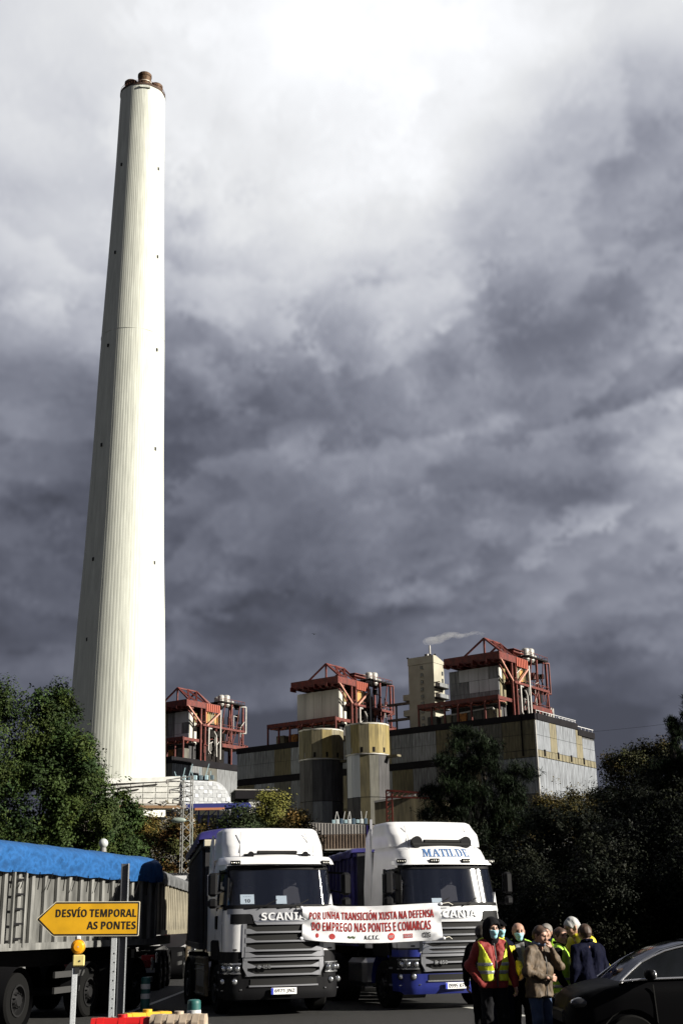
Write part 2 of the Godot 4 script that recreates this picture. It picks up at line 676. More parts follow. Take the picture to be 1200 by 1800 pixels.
func build_turbine_hall() -> void:
	var t := thing("turbine_hall", "long grey and olive panelled power station block under the boiler frames", "industrial building", PC, PYAW)
	var core := M(0.09, 0.09, 0.09, 0.8, 0.0, "streak", V(0.1, 0.01, 0.1))
	var b := B.new()
	b.box(V(-68, 34.5, -16.7), V(136, 69.0, 33.2))
	b.box(V(-68, 33.9, -40.7), V(136, 67.8, 14.4))
	part("wall", b, core, t)
	# front: upper panels, dark band, lower panels
	var x := -136.0
	var k := 0
	var X := V(1, 0, 0)
	var wide := [9.2, 10.4, 8.3, 10.0]
	var tone := [1, 0, 2, 1, 5, 0, 2, 8, 0, 1, 2, 0, 5, 2, 0, 5, 5, 1, 5, 2, 1, 1]
	while x < -0.5:
		var w: float = minf(wide[k % 4], -x)
		if x + w > -4:
			w = -x
		var mt: Material = clad[tone[k % tone.size()]]
		if x > -9:
			mt = clad[1]
		panel(V(x, 59.0, 0), X, w, 5.4, 0.25, mt, t, 0)
		panel(V(x, 64.4, 0), X, w, 5.0, 0.25, mt, t, 0)
		if x > -16:
			panel(V(x, 56.5, 0), X, w, 2.4, 0.25, clad[2], t, 3)
		elif x < -80:
			pass
		panel(V(x, 44.0, 0), X, w, 12.4, 0.25, clad[tone[(k + 2) % tone.size()]] if x < -16 else clad[1], t, 0)
		panel(V(x, 31.5, 0), X, w, 12.4, 0.25, clad[tone[(k + 5) % tone.size()]], t, 5)
		x += w
		k += 1
	part("dark_band", B.new().box(V(-76, 57.7, 0.2), V(119.5, 2.3, 0.5)), black_fascia, t)
	# right end
	var Z := V(0, 0, -1)
	tone = [4, 4, 8, 4, 4, 4, 8, 4, 4]
	var z := 0.0
	k = 0
	while z < 47.0:
		var w := 5.3
		panel(V(0, 58.9, -z), Z, w, 5.2 if z < 33 else 4.2, 0.25, clad[tone[k % 9]], t, 0)
		panel(V(0, 64.1 if z < 33 else 63.1, -z), Z, w, 5.2 if z < 33 else 3.6, 0.25, clad[tone[k % 9]], t, 0)
		panel(V(0, 56.5, -z), Z, w, 2.4, 0.25, clad[8], t, 2)
		panel(V(0, 43.5, -z), Z, w, 12.9, 0.25, clad[4], t, 0)
		if k % 2:
			part("louvre", B.new().box(V(0.4, 58.2, -z), V(0.4, 2.2, 0.9)), dark_steel, t)
		z += w
		k += 1
	# roof edge
	var fa := B.new()
	fa.box(V(-68, 70.5, -0.25), V(136.6, 2.25, 1.4))
	fa.box(V(0.05, 70.5, -17.3), V(1.0, 2.25, 32.5))
	fa.box(V(0.05, 68.6, -40.9), V(1.0, 2.25, 14.5))
	fa.box(V(-68, 69.2, -17), V(135, 0.5, 31))
	fa.box(V(-135.8, 70.5, -17.3), V(0.8, 2.25, 32.5))
	part("roof_fascia", fa, black_fascia, t)
	var rl := B.new()
	for i in 13:
		var zz := -1.0 - i * 2.6
		rl.beam(V(0.2, 71.6, zz), V(0.2, 72.7, zz), 0.12)
	rl.beam(V(0.2, 72.7, -0.6), V(0.2, 72.7, -32.8), 0.14)
	rl.beam(V(0.2, 72.15, -18), V(0.2, 72.15, -32.8), 0.1)
	for i in 5:
		rl.beam(V(0.2, 69.7, -34 - i * 3.2), V(0.2, 70.8, -34 - i * 3.2), 0.12)
	rl.beam(V(0.2, 70.8, -33.8), V(0.2, 70.8, -47.6), 0.2)
	part("handrail", rl, M(0.6, 0.6, 0.6, 0.5, 0.3), t)
	part("downpipe", B.new().beam(V(0.15, 69, 0.3), V(0.15, 30, 0.3), 0.5), pale_pipe, t)
	part("downpipe", B.new().beam(V(-5.2, 70.8, 0.5), V(-5.2, 57, 0.5), 0.4), dark_steel, t)
	# low roof house in front of the right hand boiler
	part("roof_house", B.new().prism(P2([-45, 71.6, -45.0, 76.0, -22.5, 77.3, -20.0, 71.6]), -20, -11), clad[5], t)
	part("roof_house_trim", B.new().beam(V(-45.1, 76.2, -10.8), V(-22.4, 77.5, -10.8), 0.5).beam(V(-22.4, 77.5, -10.8), V(-19.8, 71.7, -10.8), 0.6), pale_pipe, t)

func build_far_hall() -> void:
	var t := thing("turbine_hall", "dark roofed grey block under the leftmost boiler frame, beside the chimney", "industrial building", plant_at(-172.5, 0, 0), PYAW)
	part("wall", B.new().box(V(-22, 34.5, -24), V(44, 69.0, 48)), clad[5], t)
	for i in 5:
		for k in [[58.0, 11.0], [44.0, 13.9], [30.0, 13.9]]:
			panel(V(-44 + i * 8.8, k[0], 0), V(1, 0, 0), 8.8, k[1], 0.25, clad[[5, 0, 5, 7, 5][i]], t)
			panel(V(0, k[0], -i * 9.6), V(0, 0, -1), 9.6, k[1], 0.25, clad[[1, 0, 5, 0, 0][i]], t)
	part("roof_fascia", B.new().box(V(-22, 70.4, 0.1), V(44.8, 2.8, 1.0)).box(V(0.1, 70.4, -24.2), V(0.9, 2.8, 47.6)).box(V(-22, 69.2, -24), V(43, 0.4, 47)), black_fascia, t)

func build_boiler(xu: float, kind: int, label: String) -> void:
	var t := thing("boiler_house", label, "boiler house", plant_at(xu, 0, 0), PYAW, "red framed boiler houses above the turbine hall")
	var r := RandomNumberGenerator.new()
	r.seed = 40 + kind
	# windowless box
	var box_l := -25.6
	var box_r := -4.2
	part("boiler_casing", B.new().box(V((box_l + box_r) / 2, 82.5, -16.6), V(box_r - box_l - 0.1, 22.0, 5.0)), clad[7], t)
	var X := V(1, 0, 0)
	if kind == 1:      # patched grey
		var rows := [[79.0, 5.2, [0, 0, 1, 0, 1]], [84.2, 4.6, [0, 0, 9, 9, 9]], [88.8, 4.7, [0, 9, 9, 9, 1]]]
		for rw in rows:
			for i in 5:
				panel(V(box_l + i * 4.28, rw[0], -14), X, 4.28, rw[1], 0.2, clad[rw[2][i]], t)
	elif kind == 2:    # one clean pale sheet
		for i in 5:
			panel(V(box_l + i * 4.28, 79.0, -14), X, 4.28, 14.5, 0.2, clad[8] if i > 9 else pale_wall, t)
	else:
		var rows := [[79.0, 4.7, [5, 0, 0, 9, 9]], [83.7, 4.8, [5, 5, 0, 9, 0]], [88.5, 5.0, [0, 5, 0, 9, 9]]]
		for rw in rows:
			for i in 5:
				panel(V(box_l + i * 4.28, rw[0], -14), X, 4.28, rw[1], 0.2, clad[rw[2][i]], t)
	for i in 2:
		panel(V(box_r, 79.0, -14 - i * 2.5), V(0, 0, -1), 2.5, 9.6, 0.2, clad[6] if kind != 1 else clad[8], t)
		panel(V(box_r, 88.6, -14 - i * 2.5), V(0, 0, -1), 2.5, 5.0, 0.2, clad[6] if i == 0 else clad[3], t)
	# boiler body behind the casing
	part("boiler_body", B.new().box(V(-13.5, 82, -27), V(24, 21, 15)), dark_steel, t)
	for i in 4:
		panel(V(-1.4, 88.6, -20.2 - i * 2.4), V(0, 0, -1), 2.4, 5.0, 0.2, [M(0.5, 0.22, 0.06, 0.7), clad[3], clad[8]][(i + kind) % 3], t)
	# roof girders
	part("roof_girder", B.new().box(V(-12, 95.9, -8), V(24, 3.0, 0.9)), red_steel, t)
	part("roof_girder", B.new().box(V(-0.3, 95.9, -19), V(0.8, 2.6, 21)), red_steel, t)
	part("roof_girder", B.new().box(V(-24, 95.9, -19), V(0.8, 2.6, 21)), red_steel, t)
	part("roof_girder", B.new().box(V(-12, 95.9, -29.6), V(23.4, 2.6, 0.8)), red_steel, t)
	part("roof_deck", B.new().box(V(-12.2, 97.1, -19), V(23, 0.4, 20.4)), M(0.2, 0.05, 0.03, 0.8), t)
	var cr := B.new()
	for i in 12:
		cr.box(V(-23 + i * 2.0, 94.2, -7.8 - (i % 3) * 1.5), V(0.5 + r.randf() * 0.7, 0.9 + r.randf() * 1.2, 3.5))
	part("hoist_rail", cr, red_steel, t)
	for i in 7:
		part("siding_strip", B.new().box(V(0.25, 95.2, -20.6 - i * 1.35), V(0.35, 3.4, 0.8)), M(0.3, 0.06, 0.03, 0.6), t)
	# crane truss on top
	var ap := V(-6.7, 103.2, -8.6)
	var bp := V(-6.7, 103.2, -21.0)
	var tr := [[ap, bp], [ap, V(-15.5, 97.3, -8.6)], [ap, V(0.0, 97.3, -8.6)], [ap, V(-6.7, 97.3, -8.6)], [bp, V(-15.5, 97.3, -21)], [bp, V(-0.3, 97.3, -21)], [bp, V(-6.7, 97.3, -21)],
		[ap, V(-1.0, 97.3, -15)], [bp, V(-1.0, 97.3, -15)], [V(-6.7, 103.2, -15), V(-0.6, 97.3, -10)], [V(-6.7, 103.2, -15), V(-0.6, 97.3, -20)], [bp, V(-4.0, 97.3, -29)]]
	for k in tr:
		part("truss_member", B.new().beam(k[0], k[1], 0.6), red_steel, t)
	if kind != 3:
		part("roof_walkway", B.new().box(V(-2.0, 99.4, -24), V(3.0, 0.5, 8)).box(V(-2.0, 100.4, -24), V(3.2, 0.2, 8)), red_steel, t)
	# columns and braces on the right hand side
	for k in [[-0.4, -8.2, 88.0], [-0.6, -17.6, 71.6], [-0.4, -20.2, 71.6], [-0.4, -38, 71.6], [-0.4, -46, 71.6], [-8.5, -38, 71.6], [-8.5, -46, 71.6]]:
		if k[2] < 80:
			part("column", B.new().beam(V(k[0], k[2], k[1]), V(k[0], 97.0 if k[1] > -30 else 99.4, k[1]), 0.75), red_steel, t)
	part("hanger_brace", B.new().beam(V(-0.2, 95.0, -8.4), V(-0.4, 87.2, -18.4), 0.55), M(0.42, 0.2, 0.15, 0.55), t)
	part("hanger_brace", B.new().beam(V(-2.0, 95.0, -8.4), V(-2.2, 87.2, -18.4), 0.45), red_steel, t)
	part("cross_brace", B.new().beam(V(0.3, 87.2, -20.8), V(0.3, 93.6, -29), 0.6), M(0.42, 0.2, 0.15, 0.55), t)
	part("service_pipe", B.new().cyl(V(0.4, 73, -29.6), V(0.4, 95, -29.6), 0.42), pale_pipe, t)
	part("service_pipe", B.new().tube([V(0.6, 86.0, -23.5), V(0.6, 86.0, -21.6), V(0.6, 76.2, -21.6), V(0.6, 75.0, -23)], 0.42), pale_pipe, t)
	part("service_pipe", B.new().tube([V(0.6, 85.0, -25), V(0.6, 83.2, -26.6), V(0.6, 74, -27)], 0.38), pale_pipe, t)
	# platforms
	for k in [[87.2, -18.0, -46.5, 0.9], [79.6, -31.0, -47.5, 1.6], [99.2, -30.5, -46.5, 0.6]]:
		part("platform", B.new().box(V(-4.2, k[0], (k[1] + k[2]) / 2), V(9.2, k[3], k[1] - k[2])), red_steel if k[3] > 0.7 else dark_steel, t)
		var rl := B.new()
		rl.beam(V(0.3, k[0] + 1.6, k[1]), V(0.3, k[0] + 1.6, k[2]), 0.14)
		rl.beam(V(0.3, k[0] + 1.6, k[2]), V(-8.6, k[0] + 1.6, k[2]), 0.14)
		for i in 8:
			var zz: float = lerpf(k[1], k[2], i / 7.0)
			rl.beam(V(0.3, k[0], zz), V(0.3, k[0] + 1.6, zz), 0.12)
		part("handrail", rl, red_steel, t)
	# silencers
	for k in [[-1.8, -32.2, 1.55, 4.6], [-1.8, -35.8, 1.75, 5.0], [-5.4, -34, 1.6, 4.4], [-2.4, -40.2, 1.2, 3.0]]:
		var si := part("silencer", B.new().lathe([[k[2] * 0.6, 97.4], [k[2], 98.2], [k[2], 97.4 + k[3]], [k[2] * 0.75, 97.9 + k[3]], [0.01, 97.9 + k[3]]], 18, V(k[0], 0, k[1])), pale_pipe, t)
		part("band", B.new().lathe([[k[2], 99.0], [k[2] + 0.1, 99.05], [k[2] + 0.1, 99.35], [k[2], 99.4]], 18, V(k[0], 0, k[1])), dark_steel, si)
	# plant between the platforms: vessels, ducts, small pipes
	for i in 9:
		var p := V(-1.0 - r.randf() * 6.0, 80.5 + r.randf() * 17.0, -31.0 - r.randf() * 14.0)
		part("vessel", B.new().cyl(p, p + V(0, 1.6 + r.randf() * 3.0, 0), 0.6 + r.randf() * 0.9, -1, 10), dark_steel if i % 3 else red_steel, t)
	for i in 8:
		var p := V(-0.8 - r.randf() * 5.0, 74.0 + r.randf() * 12.0, -20.5 - r.randf() * 9.0)
		part("duct", B.new().box(p, V(2.0 + r.randf() * 3.0, 1.0 + r.randf() * 3.0, 1.5 + r.randf() * 2.5)), dark_steel, t)
	for i in 26:
		var zz := -19.0 - r.randf() * 26.0
		var y0 := 73.0 + r.randf() * 14.0
		var q := V(0.2 - r.randf() * 1.5, y0, zz)
		part("pipe", B.new().tube([q, q + V(0, 2.0 + r.randf() * 6.0, 0), q + V(0.3, 2.0 + r.randf() * 6.0, -1.0 - r.randf() * 3.0)], 0.13 + r.randf() * 0.12, 6), [pale_pipe, red_steel, dark_steel, red_steel][i % 4], t)
	for i in 6:
		var zz := -31.0 - i * 2.5
		part("cross_brace", B.new().beam(V(-0.2, 80.4 if i % 2 else 87.2, zz), V(-0.2, 87.2 if i % 2 else 98.8, zz - 2.5), 0.3), red_steel, t)
	part("riser_loop", B.new().tube([V(-1.0, 98.6, -44), V(0.4, 98.6, -47.2), V(0.4, 86.5, -47.2), V(-1.5, 86.3, -44)], 0.4), pale_pipe if kind == 3 else red_steel, t)
	part("crane_leg", B.new().beam(V(0, 81, -47), V(0, 76, -43), 0.7).beam(V(0, 81, -48.5), V(0, 76, -45), 0.7).beam(V(0, 81, -48.5), V(0, 71.6, -48.6), 0.8), red_steel if kind != 1 else pale_pipe, t)
	# lower red gallery in front
	var gl := -36.0 if kind != 3 else -30.0
	part("gallery_girder", B.new().box(V((gl - 1.0) / 2, 80.4, -7.0), V(-gl - 1.0, 1.5, 0.6)), red_steel, t)
	part("gallery_girder", B.new().box(V(-1.2, 80.2, -13), V(0.6, 1.3, 12)), red_steel, t)
	part("gallery_deck", B.new().box(V((gl - 1.2) / 2, 79.5, -10.5), V(-gl - 1.6, 0.3, 6.2)), red_steel, t)
	for i in 7:
		var gx := lerpf(gl + 0.3, -1.2, i / 6.0)
		part("gallery_post", B.new().beam(V(gx, 71.6, -7.1), V(gx, 79.7, -7.1), 0.6), red_steel, t)
	var gp := B.new()
	for i in 22:
		gp.beam(V(lerpf(gl + 1.0, -2.0, i / 21.0), 79.2, -7.4 - r.randf() * 3.0), V(lerpf(gl + 1.0, -2.0, i / 21.0) + 2.0, 78.4 + r.randf(), -7.4 - r.randf() * 3.0), 0.45)
	part("gallery_pipework", gp, M(0.3, 0.07, 0.04, 0.6), t)
	for i in 5:
		part("roof_tank", B.new().box(V(lerpf(gl + 4, -6.0, i / 4.0), 74.2, -12.2), V(4.4, 5.0, 3.4), Basis(), 0.2), [M(0.4, 0.16, 0.03, 0.8, 0, "stain", V(0.2, 0.1, 0.2)), clad[5], clad[8]][(i + kind) % 3], t)

var pale_wall: StandardMaterial3D

func build_lift_tower() -> void:
	var t := thing("lift_tower", "pale concrete stair tower with one column of small windows beside the boiler house", "tower", plant_at(-67.8, 0, -35), PYAW)
	var con := M(0.36, 0.34, 0.27, 0.85, 0.0, "soft", V(0.1, 0.05, 0.1))
	part("wall", B.new().box(V(0, 51.6, -4.0), V(12.2, 103.2, 8.0)), con, t)
	part("parapet", B.new().prism(P2([-0.15, 103.3, -8.2, 103.3, -8.2, 104.6, -5.0, 105.6, -2.4, 106.4, -0.15, 106.4]), -6.25, 6.25, Transform3D(Basis(V(0, 0, 1), V(0, 1, 0), V(-1, 0, 0)), V(0, 0, 0.3))), con, t)
	var gl := M(0.03, 0.035, 0.04, 0.2)
	for i in 13:
		var y := 101.8 - i * 2.95
		var w := part("window", B.new().box(V(0.3, y, 0.05), V(1.25, 1.4, 0.3)), M(0.1, 0.09, 0.07, 0.7), t)
		part("pane", B.new().box(V(0.3, y, 0.14), V(0.95, 1.1, 0.2)), gl, w)
		part("sill", B.new().box(V(0.3, y - 0.8, 0.2), V(1.5, 0.16, 0.5)), con, w)
	for i in 2:
		part("window", B.new().box(V(6.1, 99.6 - i * 3.0, -6.6), V(0.4, 1.6, 0.9)), gl, t)
	for k in [[94.0, 2.6], [89.6, 2.6], [85.2, 2.4]]:
		var bal := part("balcony", B.new().box(V(7.4, k[0] - 1.0, -3.6), V(2.6, 0.4, 7.0)), dark_steel, t)
		part("balcony_screen", B.new().box(V(8.6, k[0], -3.6), V(0.15, 1.6, 6.8)), clad[0], bal)
		part("balcony_rail", B.new().box(V(7.4, k[0] + 1.1, -0.2), V(2.6, 0.3, 0.3)).box(V(7.4, k[0] + 0.9, -7.0), V(2.6, 0.3, 0.3)), red_steel, bal)
		part("doorway", B.new().box(V(6.15, k[0] + 0.3, -3.6), V(0.15, 2.2, 5.8)), dark_steel, bal)
	for i in 3:
		part("floodlight", B.new().box(V(1.6 + i * 1.6, 107.2, -1.5 - i), V(0.7, 0.6, 0.6)).beam(V(1.6 + i * 1.6, 106.2, -1.5 - i), V(1.6 + i * 1.6, 107.0, -1.5 - i), 0.14), dark_steel, t)
	part("antenna_mast", B.new().cyl(V(2.2, 106, -4), V(2.2, 111.5, -4), 0.35).cyl(V(2.2, 106.6, -2), V(2.2, 107.6, -2), 0.5), pale_pipe, t)
	part("corner_lamp", B.new().box(V(-6.2, 106.6, 0), V(0.7, 0.5, 0.6)).beam(V(-6.2, 105.2, 0), V(-6.2, 106.6, 0), 0.15), dark_steel, t)
	# bridges to the neighbouring boiler house
	for y in [88.6, 82.2]:
		var br := part("access_bridge", B.new().box(V(-12.0, y, -3), V(13.0, 0.8, 2.2)).beam(V(-7.6, y, -3), V(-7.6, y - 6.0, -3), 0.7).beam(V(-14.5, y, -3), V(-14.5, y - 6.0, -3), 0.6), M(0.09, 0.07, 0.06, 0.8), t)
		part("landing_hut", B.new().box(V(-8.0, y + 2.0, -3), V(3.8, 2.4, 3.6)), con, br)
	part("landing_hut", B.new().box(V(-8.2, 74.0, -3), V(4.0, 4.6, 3.6)), clad[5], t)

func build_silo(x: float, rr: float, pat: Array, label: String) -> void:
	var t := thing("silo", label, "silo", plant_at(x, -1.0, 30), PYAW, "polygonal ash silos in front of the turbine hall")
	var k := 14
	var half := PI / k
	part("silo_body", B.new().lathe([[rr - 0.3, 0], [rr - 0.3, 69.2], [0.01, 69.2]], k, Vector3(), Basis(Vector3.UP, half)), dark_steel, t)
	for i in k:
		var a := TAU * i / k
		var dirn := V(sin(a), 0, cos(a))
		var tn := V(cos(a), 0, -sin(a))
		var rows := [[59.3, 10.3, rr, 0], [44.5, 14.5, rr - 0.35, 1], [30.0, 14.4, rr - 0.35, 2], [8.0, 21.9, rr - 0.35, 3]]
		for rw in rows:
			var w: float = 2.0 * rw[2] * tan(half)
			var ii := i if i <= k / 2 else i - k
			var c: int = pat[rw[3]].get(ii, pat[rw[3]].get("d"))
			panel(dirn * rw[2] * cos(half * 0.0) - tn * w * 0.5 + V(0, rw[0], 0), tn, w + 0.1, rw[1], 0.2, clad[c], t)
	part("roof_kerb", B.new().lathe([[rr + 0.1, 69.3], [rr + 0.35, 69.4], [rr + 0.35, 69.9], [rr - 0.2, 70.0], [0.01, 70.3]], 28), clad[6], t)
	part("collar", B.new().lathe([[rr - 0.1, 58.9], [rr + 0.3, 59.0], [rr + 0.3, 59.4], [rr, 59.45]], 28), pale_pipe, t)
	for i in 6:
		var a := -1.3 + i * 0.55
		part("inspection_door", B.new().box(V(sin(a) * (rr + 0.12), 60.6, cos(a) * (rr + 0.12)), V(0.8, 1.7, 0.4), Basis(Vector3.UP, a)), dark_steel if i != 2 else clad[4], t)
	part("roof_platform", B.new().box(V(rr + 1.4, 58.6, -2), V(6, 0.7, 2.4)), clad[8], t)

func build_steam() -> void:
	var t := thing("steam_plume", "thin white wisp of steam drifting left from the right hand boiler roof", "steam", plant_at(-24.5, 104.4, -9), PYAW)
	var m := FogMaterial.new()
	m.albedo = Color(0.97, 0.97, 0.97)
	m.density = 0.05
	var r := RandomNumberGenerator.new()
	r.seed = 3
	for i in 15:
		var f := FogVolume.new()
		f.shape = RenderingServer.FOG_VOLUME_SHAPE_ELLIPSOID
		var s := 0.9 + 0.13 * i
		f.size = V(s * 2.4 + r.randf(), s * (0.9 + r.randf() * 0.6), s * 1.6)
		f.position = V(0.6 - i * 1.6, 0.5 + sin(i * 0.9) * 0.5 + (i * 0.16 if i < 8 else 1.9 - i * 0.1), r.randf() * 2.0)
		f.material = m
		named(f, "steam_puff", t)

# ---------------------------------------------------------------- lorries
var CAB := [[0.30, 1.19, -0.02, 0.3], [0.42, 1.21, 0.04, 0.32], [0.95, 1.23, 0.07, 0.36], [1.85, 1.22, 0.05, 0.38], [2.14, 1.20, 0.0, 0.38], [2.95, 1.13, -0.2, 0.34], [3.05, 1.12, -0.24, 0.34], [3.6, 1.04, -0.75, 0.4]]
const REAR := -2.05

func cab_at(u: float, y: float, off: float, tab: Array) -> Vector3:   # a point on the rounded cab wall: u from -2 (rear corner) over -1..1 (front) to 2, pushed out by off
	var k := 0
	while k < tab.size() - 2 and tab[k + 1][0] < y:
		k += 1
	var f: float = clampf((y - tab[k][0]) / (tab[k + 1][0] - tab[k][0]), 0.0, 1.0)
	var hw: float = lerpf(tab[k][1], tab[k + 1][1], f) + off
	var zf: float = lerpf(tab[k][2], tab[k + 1][2], f) + off
	var rc: float = lerpf(tab[k][3], tab[k + 1][3], f) + off
	var au := absf(u)
	var sg := signf(u)
	var bulge := 0.1
	if au <= 0.72:
		return V(u / 0.72 * (hw - rc), y, zf - bulge * au * au / 0.5184)
	if au <= 1.0:
		var a := (au - 0.72) / 0.28 * PI / 2
		return V(sg * (hw - rc + rc * sin(a)), y, zf - bulge - rc * (1.0 - cos(a)))
	return V(sg * hw, y, lerpf(zf - bulge - rc, REAR, au - 1.0))

func patch(b: B, u0: float, u1: float, y0: Variant, y1: Variant, off: float, thick := 0.03, nu := 10, nv := 4, tab := CAB) -> B:   # a panel on the cab wall; y0 and y1 are heights, or functions of u
	var f := func(s: float, w: float) -> Vector3:
		var u := lerpf(u0, u1, s)
		var a: float = y0.call(u) if y0 is Callable else y0
		var c: float = y1.call(u) if y1 is Callable else y1
		return cab_at(u, lerpf(a, c, w), off, tab)
	var g := func(s: float, w: float) -> Vector3:
		var u := lerpf(u0, u1, s)
		var a: float = y0.call(u) if y0 is Callable else y0
		var c: float = y1.call(u) if y1 is Callable else y1
		return cab_at(u, lerpf(a, c, w), off - thick, tab)
	b.grid(f, nu, nv)
	b.grid(func(s, w): return f.call(s, 1.0).lerp(g.call(s, 1.0), w), nu, 1)
	b.grid(func(s, w): return g.call(s, 0.0).lerp(f.call(s, 0.0), w), nu, 1)
	b.grid(func(s, w): return g.call(0.0, s).lerp(f.call(0.0, s), 1.0 - w), nv, 1)
	b.grid(func(s, w): return f.call(1.0, s).lerp(g.call(1.0, s), 1.0 - w), nv, 1)
	return b

func make_wheel(r: float, w: float, parent: Node, at: Vector3, flip := false) -> void:
	var rub := M(0.006, 0.006, 0.006, 0.9, 0, "", V(3, 3, 3), 0, 0.2)
	var bs := Basis(V(0, 0, 1), -PI / 2 if not flip else PI / 2)
	var rr := r * 0.56
	var o := part("wheel", B.new().lathe([[rr, -w / 2], [r * 0.93, -w / 2], [r, -w / 2 + 0.04], [r, w / 2 - 0.04], [r * 0.93, w / 2], [rr, w / 2 - 0.01]], 30, at, bs), rub, parent)
	var rm := M(0.022, 0.022, 0.023, 0.45, 0.5)
	part("rim", B.new().lathe([[rr, w / 2 - 0.02], [rr + 0.012, w / 2 + 0.012], [rr - 0.02, w / 2 + 0.014], [rr - 0.03, w / 2 - 0.1], [rr * 0.55, w / 2 - 0.06], [rr * 0.42, w / 2 - 0.0], [rr * 0.36, w / 2 + 0.03], [0.001, w / 2 + 0.03]], 30, at, bs), rm, o)
	var nb := B.new()
	for i in 10:
		var a := TAU * i / 10
		nb.t = Transform3D(bs, at)
		nb.cyl(V(cos(a) * rr * 0.48, w / 2 - 0.05, sin(a) * rr * 0.48), V(cos(a) * rr * 0.48, w / 2 + 0.02, sin(a) * rr * 0.48), 0.014, -1, 6)
	part("wheel_nuts", nb, rm, o)

